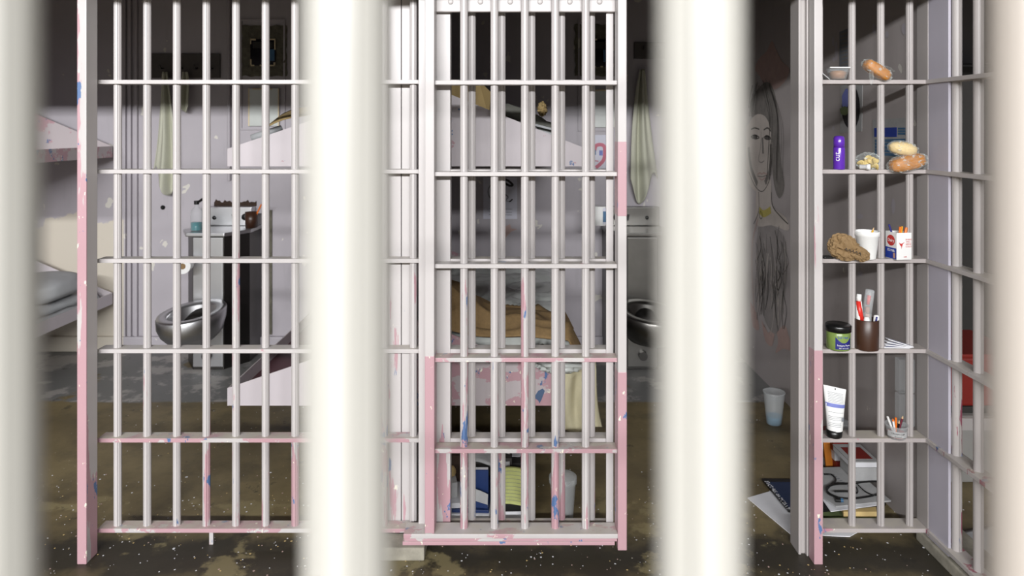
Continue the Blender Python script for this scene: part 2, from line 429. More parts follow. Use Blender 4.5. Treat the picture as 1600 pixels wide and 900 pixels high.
# sliding door
t = thing('sliding_cell_door', 'open-barred white sliding door with peeling pink frame in the middle', 'door', (.04, 2.63, .05))
bars(t, [-.182+.1153*k for k in range(5)], 2.642, .1, 2.2, .0147, [M['paint_b'], M['paint'], M['paint_b']])
for i, y in enumerate((129, 272, 416, 562.5, 705)):
    z = EYE-(y-200)/416
    MB().box(-.29, .395, 2.615, 2.672, z-TZ, z+TZ, M['paint_h'] if i < 3 else M['paint_hp']).build('crossbar', t, bevel=.0012)
MB().box(-.405, .395, 2.595, 2.675, .099, .116, M['paint_h']).build('bottom_rail', t, bevel=.003)
MB().box(-.403, .393, 2.603, 2.67, .084, .0985, M['paint_hp']).build('lower_rail', t, bevel=.002)
MB().box(-.410, .385, 2.607, 2.665, .067, .081, M['paint_pink']).build('bottom_track', t, bevel=.002)
MB().box(-.325, -.290, 2.597, 2.68, .116, 2.2, M['paint_b']).build('stile', t, bevel=.003)
MB().box(.395, .428, 2.597, 2.68, .055, 2.2, M['paint_b']).build('stile', t, bevel=.003)
# pink lower half of the two stiles is bare primer coat
for (x0, x1, z1) in ((-.3255, -.2895, .78), (.3945, .4285, .72)):
    MB().box(x0, x1, 2.5965, 2.68, .118 if x0 < 0 else .054, z1, M['paint_pink']).build('stile_patch', t, bevel=.003)
MB().box(.3945, .4285, 2.5965, 2.68, 1.30, 1.58, M['paint_pink']).build('stile_patch', t, bevel=.003)
tp = MB().box(-.29, .395, 2.664, 2.69, 2.075, 2.2, M['paint']).build('top_plate', t, bevel=.003)
for k in range(6):
    x = -.235+.114*k
    b = MB(); b.lathe([(.0105, 0), (.0105, .003), (.007, .006), (.0, .0065)], (0, 0, 0), M['paint'], 16)
    b.xf(rot4(90, 0, 0, (x, 2.664, 2.113))); b.build('bolt', tp, smooth=True)

# shelf grille on the right
t = thing('bar_grille', 'barred corner panel whose flat crossbars serve as shelves for belongings', 'bars', (1.4, 2.73, 0), 'cell front bar walls')
MB().box(1.129, 1.160, 2.60, 2.648, 0, 2.2, M['paint_b']).build('post', t, bevel=.002)
MB().box(1.129-.0005, 1.1605, 2.5995, 2.648, 0, .80, M['paint_pink']).build('post_patch', t, bevel=.002)
c = MB(); c.box(1.095, 1.105, 2.66, 2.74, 0, 2.195, M['paint_grey']); c.box(1.105, 1.160, 2.668, 2.74, 0, 2.195, M['paint_grey'])
c.box(1.122, 1.129, 2.65, 2.668, 0, 2.195, M['paint_grey']); c.build('jamb_column', t, bevel=.002)
bars(t, [1.218], 2.745, .07, 2.2, .0075, [M['paint_grey']])
bars(t, [1.332, 1.4447, 1.5575], 2.729, .07, 2.2, .0138, [M['paint_grey'], M['paint_greyer'] if False else M['paint_grey']])
for i, z in enumerate(ZC):
    MB().box(1.16, 1.612, 2.70, 2.775, z-TZ, z+TZ, M['paint_dust']).build('crossbar', t, bevel=.0012)
MB().box(1.622, 1.66, 2.776, 2.789, 0, 2.19, M['paint_grey']).build('backing_plate', t, bevel=.002)
# return grille towards the camera
t = thing('bar_grille', 'grey barred panel running towards the camera, maroon chips on its edges', 'bars', (1.64, 2.0, 0), 'cell front bar walls')
bars(t, [(1.64, 2.567-.1185*k) for k in range(9)], 0, .07, 2.2, .0165, [M['paint_greyer'], M['paint_grey']], R(20))
for i, z in enumerate(ZC):
    MB().box(1.604, 1.668, 1.5, 2.70, z-TZ, z+TZ, M['paint_greyer']).build('crossbar', t, bevel=.0012)
MB().box(1.614, 1.624, 2.575, 2.70, .0, 2.2, M['paint_lav']).build('end_plate', t, bevel=.002)
MB().box(1.6125, 1.66, 2.700, 2.775, .0, 2.2, M['paint_grey']).build('end_plate', t, bevel=.002)

# ------------------------------------------------------------------ bunks
YF, YR = 3.18, 4.98
def bunk(x_wall, sgn, zb, peak, mat_g, mat_pan, label, group='steel wall bunks'):
    """pan hung from a wall by two gusset plates that rise towards the wall"""
    xe = x_wall+sgn*.80
    t = thing('wall_bunk', label, 'bunk', (x_wall, (YF+YR)/2, zb), group)
    for yy in (YF, YR):
        P = [(x_wall, yy, zb), (xe, yy, zb), (xe, yy, zb+.08), (x_wall, yy, zb+.08+.80*peak)]
        o = MB().slab(P, .006, mat_g, (0, 1, 0)).build('gusset_plate', t)
    xa, xb = sorted((xe, xe-sgn*.006))
    MB().box(xa, xb, YF+.006, YR, zb, zb+.08, mat_g).build('side_rail', t)
    xa, xb = sorted((x_wall, xe-sgn*.006))
    MB().box(xa, xb, YF+.006, YR, zb+.012, zb+.02, mat_pan).build('pan', t)
    return t
XW = XP+.02; XV = XP-.02
bunk(XW, 1, 1.455, .40, M['bunk_mid'], M['maroon'], 'upper bunk right of the partition, boxes and bedding piled on it')
lb = bunk(XW, 1, .362, .40, M['bunk_pink'], M['maroon'], 'lower bunk with tan blanket, pink and blue peeling end plate')
M['old_blue'] = plain('old_blue_coat', (84, 106, 140), .5)
MB().slab([(.235, YF, .364), (.318, YF, .364), (.318, YF, .435), (.30, YF, .45), (.27, YF, .462), (.235, YF, .475), (.225, YF, .44), (.232, YF, .43), (.226, YF, .40), (.24, YF, .385)], -.0008, M['old_blue'], (0, 1, 0)).build('blue_patch', lb)
MB().slab([(.10, YF, .40), (.12, YF, .385), (.125, YF, .372), (.135, YF, .39), (.15, YF, .43), (.14, YF, .44), (.12, YF, .43)], -.0008, M['old_blue'], (0, 1, 0)).build('blue_patch', lb)
bunk(XV, -1, 1.455, .34, M['bunk'], M['maroon'], 'white upper bunk above the empty maroon pan')
bunk(XV, -1, .362, .34, M['bunk'], M['maroon'], 'bare lower bunk with empty maroon pan')
bunk(-3.66, 1, 1.42, .42, M['bunk_pink'], M['bunk_pink'], 'pink upper bunk on the far left wall')
bunk(-3.66, 1, .37, .42, M['bunk'], M['bunk'], 'lower left wall bunk holding a pale pillow')

# ------------------------------------------------------------------ bedding
def h(x, y, f=3.0, s=0.0): return mnoise.noise(Vector((x*f+s, y*f-s, s)))
# wrapped mattress, right lower bunk
def mattress(x0, x1, y0, y1, z0, z1, mat, name, label, amp=.012, seed=0.0):
    mb = MB(); nx, ny = 30, 60
    def top(u, v):
        x = x0+(x1-x0)*u; y = y0+(y1-y0)*v
        e = min(u, 1-u)*(x1-x0); e2 = min(v, 1-v)*(y1-y0)
        drop = .035*(1-min(1, e/.05))**2+.035*(1-min(1, e2/.05))**2
        return (x, y, z1-drop+amp*(.5-abs(h(x, y, 7, seed))*2))
    mb.grid(top, nx, ny, mat)
    def side(a, b):
        def fn(u, v):
            p = Vector(top(*a)).lerp(Vector(top(*b)), 0) if False else None
            uu = a[0]+(b[0]-a[0])*u; vv = a[1]+(b[1]-a[1])*u
            q = Vector(top(uu, vv)); q.z = q.z*(1-v)+z0*v
            bul = .012*math.sin(PI*v)
            if a[1] == b[1]: q.y += bul*(-1 if a[1] == 0 else 1)
            else: q.x += bul*(-1 if a[0] == 0 else 1)
            return q
        return fn
    for a, b, n in (((0, 0), (1, 0), nx), ((1, 0), (1, 1), ny), ((1, 1), (0, 1), nx), ((0, 1), (0, 0), ny)):
        mb.grid(side(a, b), n, 5, mat)
    mb.box(x0+.01, x1-.01, y0+.01, y1-.01, z0, z0+.01, mat)
    o = mb.build(name, smooth=True, origin=((x0+x1)/2, (y0+y1)/2, z0))
    return tag(o, label, 'mattress')
mattress(XW+.02, .285, 3.20, 4.90, .385, .66, M['plastic_white'], 'mattress', 'white plastic covered mattress lying under the tan blanket', .034, 1.0)
mattress(-3.62, -2.90, 3.3, 4.90, .392, .50, M['sheet'], 'mattress', 'grey-white mattress on the far left lower bunk', .012, 4.0)
# tan blanket heap
def bl(u, v):
    x = -.44+.75*u; y = 3.185+.55*v
    ridge = .17*math.exp(-((u-.12)**2)/.09)*math.exp(-((v-.45)**2)/.12)+.07*math.exp(-((v-.3)**2)/.1)*(1-.4*u)
    z = .668+ridge+.034*(.5-abs(mnoise.noise(Vector((x*5+y*4, y*6-x*3, 3.3))))*2.2)*(1 if .05 < v else .3)
    if v < .06: z -= .02*(1-v/.06)
    if u > .93: z -= .10*((u-.93)/.07)
    x += .01*math.sin(9*v)
    y += .015*math.sin(11*u+1)
    return (x, y, z)
o = MB().grid(bl, 90, 60, M['blanket']).build('blanket', smooth=True, solid=.006, origin=(-.05, 3.5, .6)); tag(o, 'crumpled tan blanket heaped on the lower bunk mattress', 'blanket')
# cream cloth over the bunk corner
def cc(u, v):
    p0 = Vector((.19+.10*u, 3.155, .56-.03*u)); x = .23+.15*u+.03*v; z = .575-.31*v-.02*math.sin(6*u)
    y = 3.15-.02*math.sin(7*u+3*v)+.004*math.sin(20*u)
    if v < .12: z = .575+.01; y = 3.15+.05*(.12-v)/.12*2
    return (x*(1)-.025*math.sin(2.2*v)+.02*v*u, y, z)
o = MB().grid(cc, 24, 30, M['cloth_cream']).build('cloth', smooth=True, solid=.004, origin=(.3, 3.15, .3)); tag(o, 'cream cloth hanging off the lower bunk corner', 'cloth')
def pb(c, r, s, name, lab, cat, mat, amp=.35, rot=None, p=1.0, freq=2.2, ridge=True):
    mb = MB().blob(c, r, mat, rot, amp, freq, p, 36, 24, s, ridge)
    o = mb.build(name, smooth=True, origin=(c[0], c[1], c[2]-r[2])); return tag(o, lab, cat)
pb((.22, 3.13, .565), (.10, .035, .035), 2.0, 'plastic_bag', 'crinkled plastic bag bulging under the mattress edge', 'bag', M['plastic_white'])
pb((-3.10, 4.55, .585), (.22, .30, .085), 3.0, 'pillow', 'pale pillow on the far left lower bunk', 'pillow', M['sheet'], .08, p=.8, freq=1.5, ridge=False)
o = MB().slab([(-3.63, 4.30, .53), (-3.41, 4.30, .53), (-3.36, 4.52, .70), (-3.58, 4.52, .70)], .03, M['dark'], (0, -.5, .6)).build('book', origin=(-3.4, 4.6, .52), bevel=.004)
tag(o, 'dark square book leaning on the far left bed', 'book')

# upper bunk clutter, right cell
def poly(pts, th, mat, up=(0, 0, 1)): return MB().slab(pts, th, mat, up)
t = thing('cardboard_box', 'open cardboard box on the upper bunk right of the partition', 'box', (-.3, 3.5, 1.48))
MB().box(-.42, -.13, 3.35, 3.75, 1.476, 1.72, M['cardboard']).build('body', t)
poly([(-.30, 3.34, 1.70), (-.11, 3.34, 1.68), (-.10, 3.30, 1.80), (-.16, 3.33, 1.86), (-.30, 3.35, 1.85)], .004, M['cardboard'], (0, 1, 0)).build('flap', t)
poly([(-.42, 3.36, 1.70), (-.31, 3.34, 1.70), (-.33, 3.30, 1.82), (-.43, 3.32, 1.79)], .004, M['cardboard'], (0, 1, 0)).build('flap', t)
o = pb((-.02, 3.42, 1.70), (.055, .06, .045), 4.4, 'paper_scrap', 'tan crumpled paper beside the cardboard box', 'paper', M['cardboard'], .25, p=1.2)
o = poly([(-.03, 3.4, 1.655), (.075, 3.36, 1.66), (.10, 3.5, 1.72), (.0, 3.55, 1.71)], .006, M['cardboard']).build('cardboard_scrap', origin=(.05, 3.45, 1.66)); tag(o, 'flat torn cardboard piece lying on grey cloth, upper bunk', 'cardboard')
o = pb((.145, 3.34, 1.72), (.02, .02, .028), 7.4, 'paper_scrap', 'small spiky twist of tan paper on upper bunk', 'paper', M['cardboard'], .9, freq=4)
def gc(u, v):
    x = -.06+.27*u; y = 3.3+.5*v
    return (x, y, 1.735-.11*u**1.6-.02*v+.03*(.5-abs(h(x, y, 9, 2))*2)-(.05 if v < .02 else 0))
mb = MB().grid(gc, 30, 24, M['grey_cloth']); o = mb.build('blanket', smooth=True, solid=.01, origin=(.05, 3.5, 1.6)); tag(o, 'folded grey cloth on the upper bunk', 'blanket')
mb = MB(); mb.box(-.06, .20, 3.27, 3.7, 1.476, 1.595, M['sheet']); mb.slab([(.04, 3.24, 1.655), (.20, 3.24, 1.615), (.22, 3.5, 1.62), (.06, 3.5, 1.66)], .012, M['sheet']); mb.slab([(.06, 3.235, 1.625), (.225, 3.235, 1.585), (.22, 3.5, 1.59), (.06, 3.5, 1.63)], .014, M['sheet'])
o = mb.build('folded_sheets', bevel=.005, origin=(.07, 3.5, 1.476)); tag(o, 'folded white sheets near the upper bunk edge', 'sheets')
# left upper bunk clutter
def pt(u, v):
    x = -1.17+.34*u; y = 3.30+.25*v
    return (x, y, 1.63+.12*u+.07*v*(1-.4*u)+.01*math.sin(7*u))
o = MB().grid(pt, 16, 6, M['cardboard']).build('cardboard_scrap', smooth=True, solid=.006, origin=(-1, 3.4, 1.6)); tag(o, 'curved tan cardboard sheet on the left cell upper bunk', 'cardboard')
mb = MB(); mb.tube([at(394, 216, 3.35), at(412, 210, 3.35), at(440, 200, 3.4)], [.018, .02, .014], M['sheet'], 14); o = mb.build('rolled_cloth', smooth=True); tag(o, 'small rolled grey cloth on left cell upper bunk edge', 'cloth')

# ------------------------------------------------------------------ stainless toilet units
def toilet(cx, m, label, S='steel'):
    """m=+1: bowl turned towards the left, seen from its right side"""
    X = lambda x: cx+m*x
    t = thing('prison_toilet', label, 'toilet', (cx, 4.85, 0))
    front = [(-.065, 4.70), (.145, 4.70)]
    P = [(X(-.10), YB-.001, 0), (X(-.17), 4.86, 0), (X(-.065), 4.70, 0), (X(.145), 4.70, 0), (X(.26), 4.86, 0), (X(.26), YB-.001, 0)]
    b = MB().slab(P, .90, M['steel_dk']); b.build('cabinet', t, bevel=.004)
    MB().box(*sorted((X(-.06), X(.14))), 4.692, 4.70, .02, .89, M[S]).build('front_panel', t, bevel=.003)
    top = [(X(-.13), YB-.002, .90), (X(-.20), 4.85, .90), (X(-.10), 4.67, .90), (X(.16), 4.67, .90), (X(.27), 4.85, .90), (X(.27), YB-.002, .90)]
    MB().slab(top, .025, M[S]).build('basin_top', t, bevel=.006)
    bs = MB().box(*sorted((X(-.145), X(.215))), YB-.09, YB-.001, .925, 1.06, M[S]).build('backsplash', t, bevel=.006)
    for x, r, zz in ((-.05, .014, .985), (.17, .024, .99)):
        k = MB().lathe([(r, 0), (r, .008), (r*.6, .014), (0, .014)], (0, 0, 0), M['black'], 18)
        k.xf(rot4(90, 0, 0, (X(x), YB-.09, zz))); bt = k.build('push_button', bs, smooth=True)
    k = MB().slab([(X(.075), YB-.098, 1.01), (X(.112), YB-.098, 1.01), (X(.106), YB-.098, .965), (X(.081), YB-.098, .965)], .01, M['black'], (0, 1, 0)); k.build('spout', bs)
    # bowl, turned out to one side
    bx, by = .035, 4.47; mb = MB(); seg = 40
    prof = [(.09, .25), (.15, .27), (.20, .32), (.225, .39), (.228, .445), (.222, .455), (.165, .452), (.155, .44), (.135, .36), (.07, .31), (0, .30)]
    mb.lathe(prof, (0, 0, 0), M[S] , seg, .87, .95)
    rotz = -28*m
    for i in range(len(mb.v)):
        v = mb.v[i]; v = Vector((v.x, v.y, v.z+.035*(v.y/.25)*(1 if v.z > .33 else .3))); mb.v[i] = v
    mb.xf(rot4(0, 0, rotz, (X(bx), by, 0))); mb.build('bowl', t, smooth=True)
    nk = MB(); nk.tube([(X(.04), 4.75, .33), (X(.04), 4.62, .33), (X(.035), 4.50, .31)], [.10, .11, .10], M['steel_dk'], 20); nk.build('bowl_neck', t, smooth=True)
    f = MB(); f.tube([(X(.04), 4.69, .10), (X(.04), 4.66, .10)], .03, M['steel_dk'], 16); f.build('drain_cap', t)
    return t
toilet(-2.09, 1, 'stainless steel toilet and basin unit in the left cell')
toilet(.92, -1, 'stainless steel toilet unit partly hidden right of the sliding door', 'steel_dim_refl')
def tp(name, c, mats, lab, blue=False):
    t = thing(name, lab, 'toilet paper', c)
    k = MB().lathe([(.02, -.05), (.05, -.05), (.05, .05), (.02, .05), (.02, -.05)], (0, 0, 0), M['white'], 26)
    k.xf(rot4(90, 0, 12, c)); k.build('roll', t, smooth=False)
    k = MB().lathe([(.0195, -.048), (.0195, .048)], (0, 0, 0), M['kraft'], 20); k.xf(rot4(90, 0, 12, c)); k.build('core', t)
tp('toilet_roll', (-2.165, 4.60, .725), None, 'toilet roll hung on the steel cabinet side')
# bottle and brown cup on the basin
c = Vector((-2.165, 4.78, .926)); t = thing('bottle', 'clear bottle part filled with teal liquid on the basin', 'bottle', c)
MB().lathe([(.036, .0), (.040, .006), (.040, .115), (.034, .14), (.014, .165), (.013, .18)], c, M['thin'], 24).build('body', t, smooth=True)
MB().lathe([(.034, .003), (.037, .008), (.037, .058), (0, .058)], c, M['teal'], 24).build('liquid', t, smooth=True)
k = MB().lathe([(.017, .18), (.017, .205), (0, .205)], c, M['black'], 18); k.tube([c+Vector((.01, 0, .195)), c+Vector((.04, 0, .215)), c+Vector((.055, 0, .212))], [.008, .010, .009], M['black'], 8); k.build('cap', t)
c = Vector((-1.845, 4.93, .926)); t = thing('cup', 'brown plastic cup at the right edge of the basin', 'cup', c)
MB().lathe([(.040, 0), (.044, .11), (.040, .11), (.036, .005), (0, .005)], c, M['brown'], 26).build('body', t, smooth=True)
o = MB().tube([c+Vector((.0, 0, .02)), c+Vector((.075, -.01, .165))], .006, M['orange'], 8).build('toothbrush', origin=c); tag(o, 'orange toothbrush leaning out of the brown basin cup', 'toothbrush')
# hanging roll with blue wrapper on right cabinet
c = at(938, 336, 4.62); t = thing('paper_roll', 'white roll in blue wrapper beside the right toilet unit', 'roll', c)
MB().lathe([(.02, -.065), (.045, -.065), (.045, .06), (.02, .06)], c, M['white'], 22).build('roll', t, smooth=False)
MB().lathe([(.0455, -.055), (.0455, .05)], c+Vector((.02, -.004, 0)), M['paper_lav'], 22, .8, .9).build('wrapper', t)
MB().tube([c+Vector((0, 0, .0)), c+Vector((.06, .10, 0)), Vector((.68, 4.86, c.z))], .008, M['steel_dk'], 10).build('holder', t)
MB().box(c.x+.012, c.x+.034, c.y-.052, c.y-.044, c.z-.04, c.z+.03, M['glassblue']).build('blue_stripe', t)
# torn caulk above basin units
for cx, m in ((-2.13, 1),):
    mb = MB(); pts = []
    for i in range(25):
        x = cx+m*(-.05+.31*i/24); pts.append((x, YB-.004, 1.085+.03*abs(mnoise.noise(Vector((i*.6, 0, 0))))*1.6))
    P = [(cx+m*-.05, YB-.004, 1.058), (cx+m*.26, YB-.004, 1.058)]+pts[::-1]
    mb.slab(P, .003, M['rust'], (0, 1, 0)); struct(mb.build('trim_7'))
mb = MB().box(-1.775, -1.755, YB-.012, YB-.001, .12, 1.03, M['crust']); struct(mb.build('trim_8'))

# ------------------------------------------------------------------ things on the rear wall
def wallquad(x0, x1, y0, y1, Y, th, mat, name, parent=None, origin=None, bevel=0):
    a = at(x0, y1, Y); b = at(x1, y0, Y)
    return MB().box(a.x, b.x, Y-th, Y, a.z, b.z, mat).build(name, parent, origin=origin, bevel=bevel)
def mirror(x0, x1, y0, y1, gx0, gx1, gy0, gy1, lab):
    a = at(x0, y1, YB); t = thing('wall_mirror', lab, 'mirror', (a.x, YB, a.z))
    fo = at(x0, y1, YB-.005); b = at(x1, y0, YB-.005)
    mb = MB(); ga = at(gx0, gy1, YB); gb = at(gx1, gy0, YB)
    def fn(u, v):
        x = fo.x+(b.x-fo.x)*u+.012*mnoise.noise(Vector((0, v*7, u*3))); z = fo.z+(b.z-fo.z)*v+.012*mnoise.noise(Vector((u*7, 0, v*3)))
        return (x, YB-.006-.008*abs(h(u, v, 8, 3)), z)
    mb.grid(fn, 24, 24, M['crust']); fo_ = mb.build('frame', t, solid=.004)
    MB().box(ga.x, gb.x, YB-.022, YB-.016, ga.z, gb.z, M['mirror']).build('glass', t)
    w = gb.x-ga.x; hh = gb.z-ga.z
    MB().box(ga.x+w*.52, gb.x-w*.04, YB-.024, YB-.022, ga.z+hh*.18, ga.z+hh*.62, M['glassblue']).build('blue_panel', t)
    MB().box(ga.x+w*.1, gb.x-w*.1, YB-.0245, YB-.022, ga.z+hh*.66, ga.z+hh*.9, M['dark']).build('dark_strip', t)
    e = MB()  # cream pieces paint the bright glints along the mirror rim
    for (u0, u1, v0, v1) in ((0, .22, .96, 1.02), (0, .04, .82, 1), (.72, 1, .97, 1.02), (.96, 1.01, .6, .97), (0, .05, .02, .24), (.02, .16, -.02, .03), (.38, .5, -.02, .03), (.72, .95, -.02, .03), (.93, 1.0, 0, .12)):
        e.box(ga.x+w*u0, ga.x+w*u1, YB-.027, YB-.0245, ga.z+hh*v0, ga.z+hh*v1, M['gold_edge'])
    e.build('tape_and_glint_edge', t)
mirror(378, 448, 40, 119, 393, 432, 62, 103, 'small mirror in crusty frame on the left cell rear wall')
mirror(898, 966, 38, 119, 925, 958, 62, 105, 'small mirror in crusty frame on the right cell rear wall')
def plaque(x0, x1, y0, y1, lab):
    a = at(x0, y1, YB-.01); t = thing('wall_sheet', lab, 'sheet', (a.x, YB, a.z), )
    wallquad(x0, x1, y0, y1, YB-.013, .006, M['plastic_white'], 'panel', t, bevel=.002)
    e = MB(); a = at(x0, y1, YB-.02); b = at(x1, y0, YB-.02)
    e.box(a.x, a.x+.008, YB-.022, YB-.019, a.z, b.z, M['gold_edge']); e.box(b.x-.008, b.x, YB-.022, YB-.019, a.z, b.z, M['gold_edge']); e.box(a.x+.03, b.x-.05, YB-.022, YB-.019, b.z-.01, b.z, M['gold_edge'])
    e.build('tape_and_glint_edge', t)
plaque(388, 436, 138, 197, 'cloudy off-white sheet taped under the left cell mirror')
plaque(924, 962, 140, 199, 'cloudy off-white sheet taped under the right cell mirror')
for (px_, py_, rr, nm) in ((255, 324, .016, 'black'),):
    p = at(px_, py_, YB); k = MB().lathe([(rr, 0), (rr, .01), (rr*.6, .016), (0, .016)], (0, 0, 0), M[nm], 18); k.xf(rot4(90, 0, 0, (p.x, YB, p.z))); o = k.build('wall_plug', origin=p); tag(o, 'small black plug in the rear wall left of the toilet', 'plug')
# hook boards and towels
def hooks(x0, x1, y0, y1, lab, hx):
    a = at(x0, y1, YB); b = at(x1, y0, YB); t = thing('hook_board', lab, 'hook board', (a.x, YB, a.z))
    MB().box(a.x, b.x, YB-.02, YB, a.z, b.z, M['board']).build('board', t, bevel=.003)
    for x in hx:
        p = at(x, y1-4, YB); MB().tube([(p.x, YB-.02, p.z+.05), (p.x, YB-.06, p.z+.045), (p.x, YB-.075, p.z+.07)], .006, M['steel_dk'], 8).build('hook', t)
hooks(236, 345, 84, 122, 'dark hook board above the left towel', (257, 287, 310, 334))
hooks(990, 1040, 66, 92, 'dark hook board above the right towel', (1004, 1026))
def towel(x, ytop, ybot, wid, lab, seed, flip=1):
    p = at(x, ytop, 5.0); L = (ybot-ytop)*5.0/FPX
    def fn(u, v):
        w = .035+wid*(v**.8)
        a = (u-.5)
        z = p.z-L*v*(1-.12*math.sin(PI*u*2.0+.5)-.10*abs(a))
        X = p.x+flip*(a*w+.02*v*math.sin(3*v+seed))
        Y = 5.02-.03*math.cos(a*PI*3+seed)*(.35+.65*v)-.012*math.sin(17*a+seed*2)
        return (X, Y, z)
    o = MB().grid(fn, 40, 50, M['towel']).build('towel', smooth=True, solid=.006, origin=(p.x, 5.02, p.z-L)); tag(o, lab, 'towel')
towel(255, 112, 288, .14, 'long cream towel hanging in the left cell', .6)
towel(287, 112, 170, .07, 'short cream cloth hanging beside the long left towel', 2.0)
towel(1004, 108, 300, .17, 'long cream towel hanging in the right cell', 1.2, -1)
# drawings
def drawing_paper(pts, lab, name='drawing', mat=None, n=(0, 1, 0)):
    t = thing(name, lab, 'drawing', pts[0]); MB().slab(pts, .0015, mat or M['paper_lav'], n).build('sheet', t); return t
def stroke(mb, pts, w, mat, nrm, off=.001):
    pts = [Vector(p) for p in pts]; nrm = Vector(nrm); L = []; Rr = []
    ws = w if isinstance(w, (list, tuple)) else [w]*len(pts)
    for i, p in enumerate(pts):
        d = pts[min(i+1, len(pts)-1)]-pts[max(i-1, 0)]; s_ = d.cross(nrm).normalized()*ws[i]/2
        L.append(p+s_+nrm*off); Rr.append(p-s_+nrm*off)
    n = len(pts); mb.add(L+Rr, [(i, i+1, n+i+1, n+i) for i in range(n-1)], mat)
def smooth_pts(P, n=6):
    out = []
    for i in range(len(P)-1):
        p0 = Vector(P[max(i-1, 0)]); p1 = Vector(P[i]); p2 = Vector(P[i+1]); p3 = Vector(P[min(i+2, len(P)-1)])
        for k in range(n):
            t_ = k/n; out.append(.5*((2*p1)+(p2-p0)*t_+(2*p0-5*p1+4*p2-p3)*t_**2+(3*p1-p0-3*p2+p3)*t_**3))
    return out+[Vector(P[-1])]
Yd = YB-.002
t = drawing_paper([at(755, 342, Yd), at(808, 342, Yd), at(808, 277, Yd), at(755, 277, Yd)], 'pencil drawing of a face on pale paper, right cell rear wall')
mb = MB(); q = lambda x, y: at(x, y, Yd)
stroke(mb, smooth_pts([q(789, 280), q(795, 283), q(801, 289), q(796, 290), q(789, 286)]), .016, M['ink_black'], (0, -1, 0))
stroke(mb, smooth_pts([q(790, 313), q(796, 315), q(801, 311)]), [.003]*6+[.009]*6+[.003], M['ink_black'], (0, -1, 0))
stroke(mb, smooth_pts([q(768, 287), q(763, 296), q(764, 306), q(769, 312)]), .006, M['ink_grey'], (0, -1, 0))
stroke(mb, smooth_pts([q(783, 292), q(787, 296), q(784, 301)]), .005, M['ink_grey'], (0, -1, 0))
stroke(mb, smooth_pts([q(790, 304), q(794, 308), q(791, 312)]), .007, M['ink_grey'], (0, -1, 0))
for y in (326, 331, 335): stroke(mb, [q(764, y), q(800, y+1)], .003, M['ink_grey'], (0, -1, 0))
mb.build('pencil_lines', t)
t = drawing_paper([at(927, 265, Yd), at(951, 265, Yd), at(951, 211, Yd), at(927, 211, Yd)], 'crayon drawing of a pink haired face, right cell rear wall')
mb = MB()
stroke(mb, smooth_pts([q(929, 236), q(931, 228), q(938, 226), q(944, 229), q(945, 240), q(943, 250), q(937, 257), q(931, 262)]), .026, M['hair'], (0, -1, 0))
stroke(mb, smooth_pts([q(929, 234), q(929, 242)]), .02, M['glassblue'], (0, -1, 0), .0015)
stroke(mb, smooth_pts([q(939, 235), q(939, 243)]), .026, M['lilac'], (0, -1, 0), .0015)
stroke(mb, [q(929, 251), q(935, 252)], .008, M['hair'], (0, -1, 0), .0015)
mb.build('crayon_lines', t)
# torn tape scrap on the wall
mb = MB().slab([q(778, 352), q(790, 354), q(797, 350), q(799, 357), q(808, 358), q(799, 362), q(793, 368), q(786, 377), q(789, 365), q(775, 357)], .001, M['peach'] if False else M['mrose'], (0, 1, 0)); o = mb.build('tape_scrap'); tag(o, 'torn paper scrap under the pencil drawing', 'paper')

# ------------------------------------------------------------------ right wall: mural and posters
XR = 1.624
RW = lambda x, y: rw(x, y, XR)
t = thing('wall_mural', 'charcoal wall drawing of a woman in a long dress, right cell wall', 'mural', (XR, 4.0, .6))
NR = (-1, 0, 0)
def patch(P, mat, off): 
    P = smooth_pts([RW(*p) for p in P+[P[0]]], 4)[:-1]
    c = sum(P, Vector((0, 0, 0)))/len(P)
    m_ = MB(); vs = [p+Vector((-off, 0, 0)) for p in P]+[c+Vector((-off, 0, 0))]; n = len(P)
    m_.add(vs, [(i, (i+1) % n, n) for i in range(n)], mat); return m_
patch([(1188, 120), (1180, 108), (1186, 92), (1198, 80), (1206, 64), (1214, 80), (1222, 96), (1234, 108), (1226, 128), (1210, 140), (1196, 134)], M['mrose'], .001).build('rose', t)
patch([(1172, 160), (1184, 140), (1200, 128), (1212, 150), (1216, 200), (1220, 250), (1226, 290), (1218, 310), (1210, 290), (1206, 250), (1196, 200), (1176, 185)], M['char2'], .0014).build('hair', t)
patch([(1166, 200), (1180, 180), (1196, 182), (1205, 205), (1207, 240), (1204, 270), (1196, 290), (1186, 300), (1174, 292), (1166, 270)], M['skinp'], .002).build('face', t)
patch([(1182, 296), (1204, 280), (1206, 320), (1228, 340), (1232, 360), (1206, 352), (1182, 350)], M['skinp'], .0017).build('neck', t)
patch([(1186, 350), (1206, 352), (1226, 372), (1230, 420), (1224, 480), (1214, 520), (1200, 510), (1188, 470), (1182, 400)], M['mural_wash'], .0016).build('dress', t)
mb = MB()
random.seed(21)
